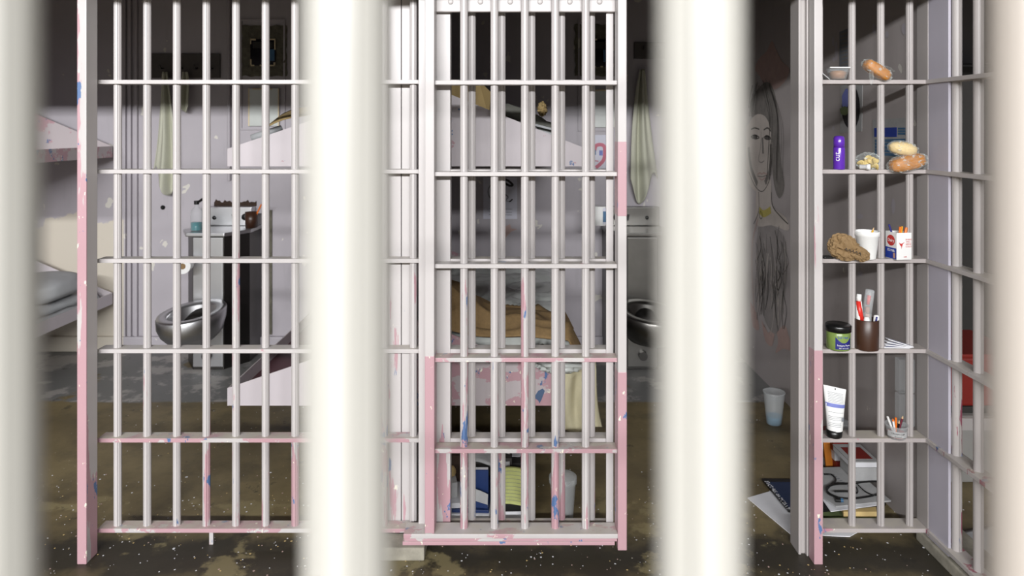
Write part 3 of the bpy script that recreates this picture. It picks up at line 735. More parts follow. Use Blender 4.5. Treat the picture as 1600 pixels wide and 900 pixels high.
LINES = [
    ([(1174, 202), (1180, 200), (1187, 202)], .009, 'char'), ([(1194, 203), (1200, 200), (1205, 205)], .010, 'char'),
    ([(1174, 214), (1180, 211), (1187, 215), (1181, 217), (1175, 215)], .008, 'char'), ([(1194, 215), (1199, 212), (1205, 216), (1200, 218), (1195, 216)], .008, 'char'),
    ([(1177, 213), (1184, 214)], .022, 'char'), ([(1196, 214), (1203, 215)], .020, 'char'), ([(1192, 215), (1193, 240)], .03, 'char2'), ([(1170, 230), (1174, 262), (1184, 288)], .04, 'char2'), ([(1205, 225), (1204, 262), (1196, 286)], .035, 'char2'),
    ([(1190, 206), (1189, 230), (1186, 249), (1190, 254), (1195, 251)], .006, 'char2'),
    ([(1184, 273), (1188, 270), (1191, 272), (1194, 270), (1199, 273)], .010, 'mrose'), ([(1184, 275), (1191, 276), (1199, 274)], .004, 'char'),
    ([(1186, 277), (1191, 281), (1197, 277)], .009, 'mrose'), ([(1170, 268), (1180, 290), (1192, 299), (1203, 280), (1207, 240)], .006, 'char'),
    ([(1186, 300), (1186, 330), (1178, 350)], .007, 'char'), ([(1206, 300), (1208, 322), (1220, 338), (1232, 350)], .008, 'char'),
    ([(1187, 328), (1194, 334), (1205, 328)], .045, 'mgold'), ([(1189, 330), (1187, 337), (1190, 342), (1192, 336), (1189, 330)], .006, 'char'),
    ([(1185, 342), (1176, 380), (1176, 440), (1180, 500)], .012, 'mrose')]
for k in range(26):
    u = random.random(); x0 = 1176+34*u; y0 = 138+random.uniform(-6, 14)-10*math.sin(PI*u)
    if u > .45: LINES.append(([(x0, y0), (x0+8+6*u, y0+50), (x0+10*u+4, y0+110), (x0+14*u, y0+150)], .006, random.choice(['char', 'char2'])))
    else: LINES.append(([(x0, y0), (x0-4, y0+18), (x0-6, y0+36)], .008, random.choice(['char', 'char2'])))
for k in range(70):
    x0 = random.uniform(1180, 1228); y0 = random.uniform(352, 460); L_ = random.uniform(25, 70)
    LINES.append(([(x0, y0), (x0+random.uniform(-3, 6), y0+L_*.5), (x0+random.uniform(-4, 4), y0+L_)], random.uniform(.004, .010), random.choice(['char', 'char', 'skinp', 'char2'])))
for P, w, mt in LINES:
    stroke(mb, smooth_pts([RW(*p) for p in P]), w, M[mt], NR, .0028)
mb.build('charcoal_lines', t)
for P in ([(1190, 500), (1200, 520), (1210, 512), (1207, 540), (1196, 532)], [(1214, 520), (1226, 508), (1234, 530), (1238, 548), (1224, 545), (1212, 552), (1216, 536)], [(1172, 470), (1182, 490), (1186, 515), (1176, 508)]):
    patch(P, M['mrose'], .0012).build('petal', t)
def rposter(P, name, lab, mat, th=.0015):
    t = thing(name, lab, 'poster', RW(*P[0])); MB().slab([RW(*p) for p in P], th, mat, (-1, 0, 0)).build('sheet', t); return t
t = rposter([(1312, 50), (1331, 42), (1331, 108), (1312, 112)], 'wall_note', 'grey handwritten note high on the right wall behind the shelves', M['ink_grey'])
mb = MB()
for k in range(9): stroke(mb, [RW(1315, 54+6*k), RW(1329, 50+6*k)], .006, M['char2'], NR, .002)
mb.build('handwriting', t)
t = rposter([(1314, 132), (1348, 128), (1347, 205), (1313, 208)], 'wall_poster', 'colourful poster with a dark oval on the right wall', M['paper_grey'])
patch([(1326, 138), (1338, 138), (1344, 160), (1343, 185), (1334, 203), (1322, 195), (1316, 175), (1318, 155)], M['ink_black'], .003).build('dark_oval', t)
patch([(1317, 150), (1324, 138), (1330, 150), (1326, 166), (1318, 168)], M['lilac'], .0045).build('lilac_patch', t)
patch([(1314, 170), (1322, 166), (1328, 172), (1324, 180), (1316, 178)], M['greenfold'], .0055).build('green_patch', t)
t = rposter([(1364, 187), (1419, 184), (1418, 254), (1364, 240)], 'wall_poster', 'blue and grey printed sheet taped behind the wrapped bread', M['paper_grey'])
MB().slab([RW(1367, 200)+Vector((-.002, 0, 0)), RW(1402, 199)+Vector((-.002, 0, 0)), RW(1402, 214)+Vector((-.002, 0, 0)), RW(1367, 214)+Vector((-.002, 0, 0))], .001, M['ink_blue'], (-1, 0, 0)).build('blue_band', t)
mb = MB()
for k in range(5): stroke(mb, [RW(1368, 220+5*k), RW(1416, 219+6*k)], .012, M['glassblue'], NR, .003)
for k in range(3): stroke(mb, [RW(1404, 201+4*k), RW(1417, 201+4*k)], .008, M['glassblue'], NR, .003)
mb.build('print', t)
for P, lab in (([(1434, 36), (1440, 40), (1441, 52), (1436, 54), (1432, 46)], 'wall_smear'),):
    pass
mb = MB()
for (cx, cy, rx, ry, s_) in ((1413, 45, 4, 9, 1), (1386, 54, 3, 5, 2), (1366, 45, 3, 8, 3), (1302, 65, 2.5, 7, 4), (1307, 80, 2.5, 15, 5), (1303, 93, 2.5, 4, 6), (1421, 224, 4, 1.5, 7), (1344, 338, 5, 4, 8), (1396, 322, 3, 12, 9), (1344, 428, 4, 4, 10), (1302, 200, 2, 3, 11), (1324, 190, 2, 12, 12)):
    P = [(cx+rx*(1+.3*mnoise.noise(Vector((a, s_, 0))))*math.cos(a*PI/5), cy+ry*(1+.4*mnoise.noise(Vector((a, s_, 2))))*math.sin(a*PI/5)) for a in range(10)]
    m2 = patch(P, M['wall'], .0008); mb.add(m2.v, m2.f, M['wall'])
o = mb.build('paint_patch'); o['kind'] = 'structure'; o.name = 'trim_9'

# clear organiser hanging at the shelf corner
t = thing('wall_organiser', 'clear plastic holder hung at the corner beside the lowest shelf', 'holder', (1.57, 2.80, .45))
MB().box(1.555, 1.618, 2.795, 2.83, .43, .56, M['thin']).build('pocket', t, bevel=.004)
MB().box(1.555, 1.618, 2.795, 2.83, .565, .70, M['thin']).build('pocket', t, bevel=.004)

# ------------------------------------------------------------------ things on the crossbar shelves
SY = 2.715; SS = FPX/SY
def sx(x): return (x-CX)/SS
def shelf(i): return ZC[i]+TZ
# tier 1
c = Vector((sx(1309), 2.715, shelf(0))); t = thing('food_bowl', 'clear bowl with orange food on the top shelf', 'bowl', c)
MB().lathe([(.030, .0015), (.041, .042), (.043, .044), (.039, .042), (.029, .003), (0, .003)], c, M['thin'], 30).build('body', t, smooth=True)
MB().lathe([(.024, .004), (.032, .030), (.02, .036), (0, .037)], c, M['bread'], 24).build('food', t, smooth=True)
o = MB().box(c.x-.038, c.x+.040, c.y-.02, c.y-.008, c.z+.046, c.z+.050, M['white']).build('plastic_knife', bevel=.001, origin=c+Vector((0, 0, .046))); tag(o, 'white plastic knife lying across the orange food bowl', 'knife')
o = poly([(sx(1285), 2.72, shelf(0)+.027), (sx(1298), 2.72, shelf(0)+.0), (sx(1298), 2.76, shelf(0)+.0), (sx(1285), 2.76, shelf(0)+.027)], .004, M['paper_grey'], (.5, 0, .8)).build('cardboard_scrap', origin=(sx(1290), 2.74, shelf(0))); tag(o, 'small grey card piece beside the orange food bowl', 'cardboard')
def wrapped(center, rad, rot, lab, crust='bread', crumple=.18, seed=1.0, flap=None):
    c = Vector(center); t = thing('wrapped_bread', lab, 'bread', c-Vector((0, 0, rad[2])), 'bread in clear bags')
    mb = MB().blob(c, rad, M[crust], rot, .06, 2.0, .62, 32, 20, seed); b = mb.build('bread', t, smooth=True)
    mb = MB().blob(c, [r*1.10 for r in rad], M['clear'], rot, crumple, 4.5, .8, 40, 26, seed+5, True)
    if flap:
        a, bb, dd = [Vector(f) for f in flap]
        def fn(u, v):
            p = a.lerp(bb, v).lerp(dd, u*(.4+.6*v)); return p+Vector((0, .014*mnoise.noise(Vector((u*6, v*6, seed))), .008*mnoise.noise(Vector((v*7, u*5, seed)))))
        mb.grid(fn, 10, 10, M['clear'])
    mb.build('bag', t)
    return t
c = (sx(1362), 2.718, shelf(0)+.035)
t = wrapped((sx(1364), 2.686, shelf(0)+.036), (.056, .026, .022), rotm(0, 33, 0), 'long bread roll in clear bag on the top shelf', flap=((sx(1366), 2.68, shelf(0)+.07), (sx(1390), 2.68, shelf(0)+.035), (sx(1382), 2.70, shelf(0)+.01)))
MB().blob((sx(1352), 2.668, shelf(0)+.012), (.008, .006, .03), M['clear'], None, .3, 4, 1, 16, 12, 3, True).build('bag_twist', t)
# tier 2
c = Vector((sx(1311), 2.715, shelf(1))); t = thing('deodorant_can', 'purple spray can standing on the second shelf', 'spray can', c)
MB().lathe([(.0205, 0), (.0215, .003), (.0215, .083), (.0205, .086)], c, M['purple'], 28).build('body', t, smooth=True)
MB().lathe([(.0205, .0862), (.0208, .104), (.0200, .122), (.016, .129), (.006, .131), (0, .131)], c, M['purple'], 28).build('cap', t, smooth=True)
def wrapcyl(c, r, z0, a0, rot=False):
    def f(co):
        u, w = (co.x, co.y) if not rot else (co.y, -co.x) if rot == 1 else (-co.y, co.x)
        a = -PI/2+a0+u/r
        return Vector((c[0]+(r+.0004+co.z)*math.cos(a), c[1]+(r+.0004+co.z)*math.sin(a), c[2]+z0+w))
    return f
text('cut', .028, M['white'], parent=t, place=wrapcyl(c, .0215, .050, -.75, 2))

curved_later = 1
c = Vector((sx(1356), 2.715, shelf(1))); t = thing('chip_bag', 'clear bag of pale potato chips on the second shelf', 'snack bag', c)
random.seed(3)
for k in range(12):
    a = random.uniform(-1, 1); hh = random.uniform(.012, .048)*(1-.5*abs(a))
    q_ = c+Vector((a*.032, random.uniform(-.014, .014), hh)); rt = rotm(random.uniform(20, 110), random.uniform(-40, 40), random.uniform(0, 180))
    mb = MB()
    def fn(u, v):
        an = 2*PI*u; r_ = .017*v; return q_+rt @ Vector((r_*math.cos(an), r_*.8*math.sin(an), .006*math.cos(an*2)*v*v))
    mb.grid(fn, 14, 4, M['chip']); mb.build('chip', t, smooth=True, solid=.0015)
MB().blob(c+Vector((0, 0, .032)), (.046, .024, .033), M['clear'], None, .2, 3.4, .9, 34, 22, 2.5, True).build('bag', t)
c = Vector((sx(1346), 2.690, shelf(1)+.011)); mb = MB().lathe([(.0, -.018), (.009, -.018), (.009, .006), (.0115, .006), (.0115, .018), (.009, .020), (0, .017)], (0, 0, 0), M['white'], 22); mb.xf(rot4(0, 90, -25, c)); o = mb.build('white_stopper', smooth=True, origin=c); tag(o, 'small white cap lying before the potato chips', 'stopper')
wrapped((sx(1409), 2.678, shelf(1)+.028), (.066, .033, .029), rotm(0, -14, 0), 'square brown loaf in clear bag on the second shelf', seed=3.0, flap=((sx(1432), 2.67, shelf(1)+.045), (sx(1441), 2.67, shelf(1)+.012), (sx(1434), 2.68, shelf(1)+.0)))
t = thing('wrapped_bread', 'pale speckled bun resting on top of the brown loaf', 'bread', (sx(1402), 2.715, shelf(1)+.06), 'bread in clear bags')
MB().blob((sx(1403), 2.68, shelf(1)+.082), (.052, .032, .026), M['bread_pale'], rotm(0, 10, 0), .06, 3, .9, 32, 20, 1).build('bread', t, smooth=True)
MB().blob((sx(1403), 2.68, shelf(1)+.082), (.056, .034, .029), M['clear'], rotm(0, 10, 0), .14, 4, .9, 32, 20, 8, True).build('bag', t)
# tier 3
c = Vector((sx(1316), 2.687, shelf(2))); t = thing('paper_bag', 'crumpled brown paper bag on the third shelf', 'bag', c)
mb = MB().blob(c+Vector((-.008, 0, .048)), (.056, .028, .046), M['kraft'], rotm(0, 20, 0), .27, 2.5, .85, 44, 30, 1.4, True)
mb.blob(c+Vector((.045, -.012, .026)), (.040, .022, .026), M['kraft'], rotm(0, 25, 0), .26, 2.4, .9, 32, 20, 4.4, True)
mb.build('bag', t)
mb = MB()
for k in range(5): stroke(mb, smooth_pts([c+Vector((-.02+.013*k, -.036, .045-.004*k)), c+Vector((-.015+.013*k, -.037, .05-.004*k)), c+Vector((-.012+.013*k, -.036, .038-.004*k))]), .0022, M['ink_black'], (0, -1, 0))
mb.build('print', t)
o = MB().box(sx(1286), sx(1300), 2.70, 2.74, shelf(2), shelf(2)+.008, M['black']).build('black_comb', bevel=.002, origin=(sx(1293), 2.72, shelf(2))); tag(o, 'flat black piece beside the brown paper bag', 'comb')
c = Vector((sx(1354), 2.712, shelf(2))); t = thing('foam_cup', 'white foam cup holding an orange pencil, third shelf', 'cup', c)
MB().lathe([(.030, 0), (.0315, .003), (.042, .088), (.0455, .090), (.0462, .104), (.0455, .108), (.0425, .107), (.041, .09), (.029, .006), (0, .006)], c, M['foam'], 36).build('body', t, smooth=True)
def pencil(p0, p1, mat, lab, tip=None, r=.0035):
    p0 = Vector(p0); p1 = Vector(p1); d = (p1-p0).normalized(); t = thing('pencil', lab, 'pencil', p0, 'pencils and pens on the shelves')
    e = p1-d*.012 if tip else p1
    MB().tube([p0, e], r, mat, 6).build('shaft', t)
    if tip: MB().tube([e, p1-d*.001], [r, r*.2], tip, 6).build('tip', t)
    return t
pencil(c+Vector((-.01, 0, .02)), c+Vector((.012, -.03, .126)), M['yellow'], 'orange pencil leaning out of the foam cup', M['wood'])
c = Vector((1.5055, 2.713, shelf(2))); t = thing('milk_carton', 'cut milk carton holding pencils, red and blue print', 'carton', c)
A = .063; th = -8
bx = MB()
W = .0012; H_ = .104
for b in ((-A/2, A/2, -A/2, -A/2+W), (-A/2, A/2, A/2-W, A/2), (-A/2, -A/2+W, -A/2+W, A/2-W), (A/2-W, A/2, -A/2+W, A/2-W)): bx.box(*b, 0, H_, M['white'])
bx.box(-A/2, A/2, -A/2, A/2, 0, W, M['white'])
RC = rot4(0, 0, th+0, c)
# the two visible faces: -y face turned to the right..., -x face to the left
RC = Matrix.Translation(c) @ Matrix.Rotation(R(8), 4, 'Z')
bx.xf(RC); bx.build('body', t)
def facefn(side, off=.0006):
    def f(co):
        if side == 'R': v = Vector((co.x, -A/2-off-co.z, co.y))
        else: v = Vector((-A/2-off-co.z, -co.x, co.y))
        return RC @ v
    return f
fR, fL = facefn('R'), facefn('L')
def decal(f, P, mat, name, off=0):
    m_ = MB(); vs = [f(Vector((a, b, off))) for a, b in P]; m_.add(vs, [tuple(range(len(P)))], mat); return m_.build(name, t)
decal(fL, [(-A/2, .002), (A/2, .002), (A/2, .044), (-A/2, .044)], M['ink_blue'], 'blue_panel')
decal(fL, [(.023*math.cos(a*PI/12), .072+.021*math.sin(a*PI/12)) for a in range(24)], M['ink_red'], 'red_disc')
text('Dairy', .017, M['white'], parent=t, place=lambda co: fL(Vector((co.x, co.y+.072, co.z+.0004))))
text('1% Milk', .014, M['white'], parent=t, place=lambda co: fL(Vector((co.x, co.y+.033, co.z+.0004))))
decal(fL, [(.013, .006), (.025, .006), (.025, .026), (.013, .026)], M['peach'], 'nutrition_box', .0005)
decal(fR, [(-.022, .068), (-.013, .062), (-.008, .064), (.003, .069), (-.006, .060), (-.009, .050), (-.011, .042), (-.012, .052), (-.018, .058)], M['ink_red'], 'red_bird')
for k, s_ in enumerate(('SHAKE', 'WELL', 'SERVE', 'COLD')):
    text(s_, .0085, M['ink_red'], parent=t, place=lambda co, k=k: fR(Vector((co.x+.018, co.y+.078-.009*k, co.z+.0002))))
text('milk', .008, M['ink_red'], parent=t, place=lambda co: fR(Vector((co.x+.005, co.y+.012, co.z+.0002))))
pencil(c+Vector((.0, .0, .02)), c+Vector((-.034, .006, .132)), M['navy'], 'navy pen leaning left in the milk carton')
pencil(c+Vector((.0, .005, .02)), c+Vector((.004, -.006, .124)), M['orange'], 'orange pencil left of the two in the carton', None, .005)
pencil(c+Vector((.006, .012, .02)), c+Vector((.014, .0, .125)), M['yellow'], 'yellow pencil in the middle of the carton', None, .004)
pencil(c+Vector((.012, .0, .02)), c+Vector((.030, -.002, .121)), M['orange'], 'orange pencil nearest the carton right edge', None, .005)
# tier 4
c = Vector((sx(1309), 2.712, shelf(3))); t = thing('hair_gel_jar', 'green jar with black lid and blue label, fourth shelf', 'jar', c)
MB().lathe([(.040, 0), (.0445, .004), (.0445, .066), (.042, .070)], c, M['green'], 36).build('body', t, smooth=True)
MB().lathe([(.047, .0705), (.0475, .092), (.044, .096), (0, .096)], c, M['black'], 36).build('lid', t, smooth=True)
def curved(c, r, a0, a1, z0, z1, mat, name, t, low=None):
    m_ = MB()
    def fn(u, v):
        a = -PI/2+a0+(a1-a0)*u; zt = z1 if not low else z1-low*(math.sin(PI*u))
        return (c[0]+r*math.cos(a), c[1]+r*math.sin(a), c[2]+z0+(zt-z0)*v)
    m_.grid(fn, 16, 2, mat); return m_.build(name, t)
curved(c, .0450, -.65, .75, .008, .055, M['navy'], 'label', t, .022)
text('Sof Hair', .013, M['ink_blue'], parent=t, place=wrapcyl(c, .0450, .054, .0))
text('Instant Perm', .010, M['white'], parent=t, place=wrapcyl(c, .0455, .024, .05))
text('NET WT 8 OZ', .006, M['white'], parent=t, place=wrapcyl(c, .0455, .013, .05))
c = Vector((sx(1353.5), 2.714, shelf(3))); t = thing('toothbrush_holder', 'dark brown plastic tumbler on the fourth shelf', 'tumbler', c)
MB().lathe([(.043, 0), (.044, .002), (.0445, .114), (.0425, .116), (.041, .113), (.041, .005), (0, .005)], c, M['brown'], 36).build('body', t, smooth=True)
t = thing('toothpaste_tube', 'red and white toothpaste tube standing in the brown tumbler', 'toothpaste', c+Vector((0, 0, .01)))
mb = MB(); mb.tube([c+Vector((-.020, -.004, .012)), c+Vector((-.028, -.004, .12)), c+Vector((-.032, -.004, .184))], [.010, .014, .011], M['white'], 14); mb.build('tube', t, smooth=True)
mb = MB(); mb.tube([c+Vector((-.024, -.0075, .10)), c+Vector((-.035, -.0075, .185))], [.0125, .009], M['red'], 14); mb.build('red_band', t, smooth=True)
MB().tube([c+Vector((-.032, -.004, .186)), c+Vector((-.030, -.004, .212))], [.010, .0085], M['white'], 14).build('cap', t, smooth=True)
t = thing('toothbrush_case', 'frosted pink toothbrush case standing in the brown tumbler', 'case', c+Vector((0, 0, .01)))
MB().tube([c+Vector((.0, .004, .02)), c+Vector((.004, .003, .14))], [.0165, .0165], M['frost'], 18).build('lower_case', t, smooth=True)
MB().tube([c+Vector((.004, .003, .138)), c+Vector((.014, .0, .225)), c+Vector((.0145, .0, .229))], [.0175, .0165, .012], M['frost'], 18).build('upper_case', t, smooth=True)
MB().tube([c+Vector((.004, .003, .05)), c+Vector((.006, .003, .16))], [.008, .009], M['peach'], 10).build('toothbrush', t, smooth=True)
MB().tube([c+Vector((.007, .003, .17)), c+Vector((.013, .003, .205))], [.006, .007], M['red'], 10).build('brush_head', t, smooth=True)
o = MB().tube([c+Vector((-.008, -.02, .02)), c+Vector((-.010, -.022, .118)), c+Vector((-.010, -.022, .128))], [.011, .011, .008], M['white'], 14).build('lip_balm', smooth=True, origin=c+Vector((0, 0, .02))); tag(o, 'short white tube in front inside the brown tumbler', 'tube')
t = thing('razor', 'white and blue disposable razor handle in the brown tumbler', 'razor', c+Vector((.02, -.01, .01)))
MB().tube([c+Vector((.022, -.014, .02)), c+Vector((.030, -.018, .130)), c+Vector((.030, -.018, .134))], [.010, .010, .007], M['white'], 12).build('handle', t, smooth=True)
MB().tube([c+Vector((.0235, -.0255, .108)), c+Vector((.0265, -.0275, .130))], .0035, M['navy'], 8).build('blue_grip', t, smooth=True)
for k in range(4):
    a = Vector((sx(1381+3*k), 2.712+.004*k, shelf(3)+.0005+.0055*k)); b = Vector((sx(1420+1.4*k), 2.707-.003*k, shelf(3)+.0005+.002*k))
    d = (b-a).normalized(); w = Vector((.0, 1, 0))*.026
    if k: a.z += .004*k
    mb = MB().slab([a, b, b+w, a+w], .0035, M['paper'], (0, 0, 1)); 
    t = thing('paper_sachet', ['lowest flat paper sachet of the fourth shelf pile', 'second lowest paper sachet of the pile', 'third paper sachet from the bottom of the pile', 'topmost folded paper sachet on the pile'][k], 'sachet', a, 'paper sachets on the fourth shelf'); mb.build('sleeve', t, bevel=.001)
    m2 = MB(); stroke(m2, [a+(b-a)*.1+Vector((0, .008, .0036)), a+(b-a)*.9+Vector((0, .008, .0036))], .003, M['ink_blue'], (0, 0, 1), .0004); m2.build('print', t)
# tier 5
c = Vector((sx(1304), 2.718, shelf(4))); t = thing('lotion_tube', 'white lotion tube standing on its black cap, lowest shelf', 'lotion', c)
def tubeshape(u, v):
    a = 2*PI*u; w = .029+.016*v; d = .026*(1-v)**.8+.0012
    return (c.x+.002+w*math.cos(a)*(1 if v < .98 else 1), c.y+d*math.sin(a), c.z+.028+.165*v-.010*v*(math.cos(a)))
MB().grid(tubeshape, 36, 14, M['white']).build('body', t, smooth=True)
MB().lathe([(.027, 0), (.029, .004), (.031, .030), (0, .030)], c, M['black'], 30, 1, .86).build('cap', t, smooth=True)
def tf(x, z):     # point on the tube front
    v = (z-.028)/.165; w = .029+.016*v; d = .026*(1-v)**.8+.0012; k = max(-1, min(1, x/w)); return Vector((c.x+.002+x, c.y-d*math.sqrt(max(0, 1-k*k))-.0012, c.z+z-.010*v*k))
mb = MB(); 
mb.grid(lambda u, v: tf(-.0385+.077*u, .118+.014*v), 12, 1, M['lilac']); mb.build('lilac_band', t)
mb = MB()
for z in (.172, .166, .160, .154, .148, .142, .136, .100, .084, .078, .072, .060, .054, .048): stroke(mb, [tf(-.030+.06*k/8, z) for k in range(9 if z > .07 else 7)], .0014, M['ink_grey'], (0, -1, 0), .0006)
stroke(mb, [tf(-.0, .184), tf(0, .190)], .004, M['ink_black'], (0, -1, 0), .0006)
for k in range(6): stroke(mb, [tf(.018+.0028*k, .066), tf(.018+.0028*k, .082)], .0012, M['ink_grey'], (0, -1, 0), .0006)
mb.build('print', t)
c = Vector((sx(1400), 2.712, shelf(4))); t = thing('pencil_cup', 'small clear tub of short pencils on the lowest shelf', 'tub', c)
MB().lathe([(.031, .0), (.033, .002), (.040, .047), (.0425, .049), (.0425, .053), (.039, .050), (.031, .004), (0, .004)], c, M['thin'], 32).build('body', t, smooth=True)
curved(c, .0385, -1.4, .7, .012, .034, M['paper_grey'], 'label', t)
text('CREAM CUP', .009, M['ink_black'], parent=t, place=wrapcyl(c, .0388, .026, -.35))
text('all natural', .006, M['ink_black'], parent=t, place=wrapcyl(c, .0388, .016, -.35))
MB().lathe([(.028, .005), (.033, .020), (0, .022)], c, M['ink_red'], 24).build('contents', t)
for (dx, dz, mt, tp_, lab) in ((-.040, .084, 'white', None, 'white pen leaning furthest left in the clear tub'), (-.020, .078, 'white', 'orange', 'white pen with orange end in the clear tub'), (-.008, .080, 'orange', None, 'orange pencil stub in the clear tub'), (.006, .070, 'black', 'wood', 'short black pencil in the clear tub'), (.020, .088, 'maroonp', 'wood', 'maroon pencil, tallest in the clear tub')):
    pencil(c+Vector((dx*.2, 0, .008)), c+Vector((dx, -.01, dz)), M[mt], lab, M[tp_] if tp_ else None, .004)

# ------------------------------------------------------------------ belongings on the floor, right corner
def sheet(name, P, z, th, mat, lab, cat, grp=None, parts=None, zt=0.0):
    pts = [fl(x, y, z) for x, y in P]; o = MB().slab(pts, th, mat).build(name, origin=pts[0]); tag(o, lab, cat, grp); return o
o = sheet('paper_sheet', [(1168, 779), (1206, 768), (1262, 800), (1262, 836), (1236, 836)], .001, .004, M['paper'], 'white paper sheaf on the floor left of the jamb', 'paper')
t = thing('composition_notebook', 'navy notebook with speckled border on the floor by the jamb', 'notebook', fl(1230, 780))
P = [(1190, 751), (1290, 752), (1312, 806), (1232, 801)]
MB().slab([fl(x, y, .008) for x, y in P], .010, M['black']).build('cover', t, bevel=.002)
MB().slab([fl(x, y, .0185) for x, y in [(1197, 753), (1290, 754), (1306, 802), (1236, 797)]], .0006, M['navycov']).build('cover_panel', t)
mb = MB(); random.seed(5)
for k in range(90):
    u = random.random(); p = fl(1194+36*u+random.uniform(0, 6), 752.5+44*u, .0192); mb.slab([p, p+Vector((.005, .002, 0)), p+Vector((.007, .006, 0)), p+Vector((.001, .005, 0))], .0003, M['paper'])
o = mb.build('speckles', t); o['kind'] = 'stuff'
sheet('paper_sheet', [(1272, 826), (1325, 828), (1342, 831), (1328, 839), (1300, 838), (1272, 836)], .001, .003, M['paper'], 'white paper poking out under the shelf panel', 'paper')
sheet('folder', [(1262, 800), (1330, 800), (1374, 818), (1262, 824)], .004, .035, M['greenfold'], 'green folder at the bottom of the corner pile', 'folder')
sheet('envelope', [(1314, 797), (1368, 797), (1370, 808), (1318, 808)], .042, .022, M['envelope'], 'cream envelope on the green folder', 'envelope')
sheet('book', [(1262, 760), (1330, 752), (1384, 790), (1262, 803)], .066, .012, M['black'], 'thin black book under the cable papers', 'book')
sheet('paper_sheet', [(1270, 745), (1325, 738), (1372, 790), (1298, 800), (1284, 780)], .080, .003, M['paper'], 'lower white sheet beneath the black cable', 'paper')
t = thing('magazine', 'grey printed magazine with a coiled black cable on top', 'magazine', fl(1340, 770, .085))
P = [(1262, 733), (1330, 731), (1392, 784), (1306, 793), (1280, 775)]
MB().slab([fl(x, y, .085) for x, y in P], .006, M['paper_grey']).build('cover', t)
mb = MB()
for k in range(10):
    p = fl(1300+4*k, 742+3*k, .0916); mb.slab([p, p+Vector((.012, 0, 0)), p+Vector((.012, .004, 0)), p+Vector((0, .004, 0))], .0003, M['ink_grey'])
mb.build('print', t)
t = thing('cable', 'coiled black cable with blue plug lying on the papers', 'cable', fl(1340, 770, .092))
def cab(P, r=.0035): return smooth_pts([fl(x, y, .096+dz) for x, y, dz in P], 5)
mb = MB()
mb.tube(cab([(1288, 741, 0), (1300, 742, 0), (1306, 750, .002), (1298, 758, .004), (1292, 768, .004), (1304, 776, .002), (1326, 779, 0), (1350, 777, 0), (1372, 772, 0), (1381, 764, .002), (1376, 753, .004), (1352, 753, .006), (1330, 756, .008), (1305, 757, .008), (1292, 762, .01), (1296, 771, .01), (1312, 778, .008)]), .0035, M['black'], 8)
mb.tube(cab([(1295, 760, .006), (1312, 755, .008), (1336, 760, .008), (1339, 770, .008), (1326, 768, .01), (1304, 768, .01)]), .0035, M['black'], 8)
mb.tube(cab([(1340, 757, .006), (1352, 768, .004), (1366, 774, .002), (1370, 773, .002)]), .0025, M['black'], 8)
mb.build('cord', t, smooth=True)
MB().tube([fl(1305, 781, .10), fl(1313, 781.5, .10)], .009, M['black'], 10).build('plug', t)
MB().tube([fl(1313, 781.5, .10), fl(1317, 781.7, .10)], .008, M['glassblue'], 10).build('blue_tip', t)
# boxes and books further back
a = fl(1342, 744)
t = thing('cardboard_box', 'grey-white box under the book with a red picture, corner pile', 'box', (1.54, 3.30, 0))
MB().box(1.49, 1.60, 3.03, 3.165, .0925, .15, M['paper_grey']).build('body', t, bevel=.003)
t = thing('book', 'book with a dark red picture on its cover, on the grey box', 'book', (1.5, 3.2, .10))
MB().box(1.475, 1.60, 3.035, 3.20, .1505, .172, M['paper']).build('pages', t, bevel=.002)
MB().box(1.474, 1.601, 3.033, 3.202, .1722, .176, M['paper_grey']).build('cover', t)
MB().box(1.495, 1.585, 3.06, 3.17, .1761, .1766, M['redcover']).build('cover_art', t)
for k in range(4):
    z = .001+.042*k; o = MB().box(1.505-.004*k, 1.60-.004*k, 3.22+.005*k, 3.42, z, z+.040, M[['paper_grey', 'redcover', 'paper', 'redcover'][k]]).build('book', bevel=.003, origin=(1.4, 3.5, z))
    tag(o, ['grey book at the bottom of the rear stack', 'red book second from bottom of the rear stack', 'white book third in the rear stack', 'red book topmost on the rear stack'][k], 'book', 'rear stack of books')
for k in range(2):
    o = pb((1.575, 3.30, .188+.035*k), (.035, .05, .017), 2.0+k, 'folded_cloth', ['lower white folded cloth on the rear books', 'upper white folded cloth on the rear books'][k], 'cloth', M['sheet'], .1, p=.7)
o = MB().slab([(1.472, 3.25, .0), (1.50, 3.25, 0), (1.50, 3.27, .16), (1.462, 3.27, .16)], .01, M['orangefold'], (0, 1, 0)).build('folder', origin=(1.38, 3.3, 0)); tag(o, 'orange folder standing upright behind the cable papers', 'folder')
# frosted cup with blue liquid
c = Vector((1.445, 3.84, 0)); t = thing('plastic_cup', 'frosted cup with blue liquid on the floor by the mural', 'cup', c)
MB().lathe([(.038, 0), (.040, .003), (.056, .168), (.059, .172), (.059, .178), (.056, .177)], c, M['frost'], 30).build('body', t, smooth=True)
MB().lathe([(.0375, .004), (.0425, .045), (0, .045)], c, M['blue_liquid'], 30).build('liquid', t)

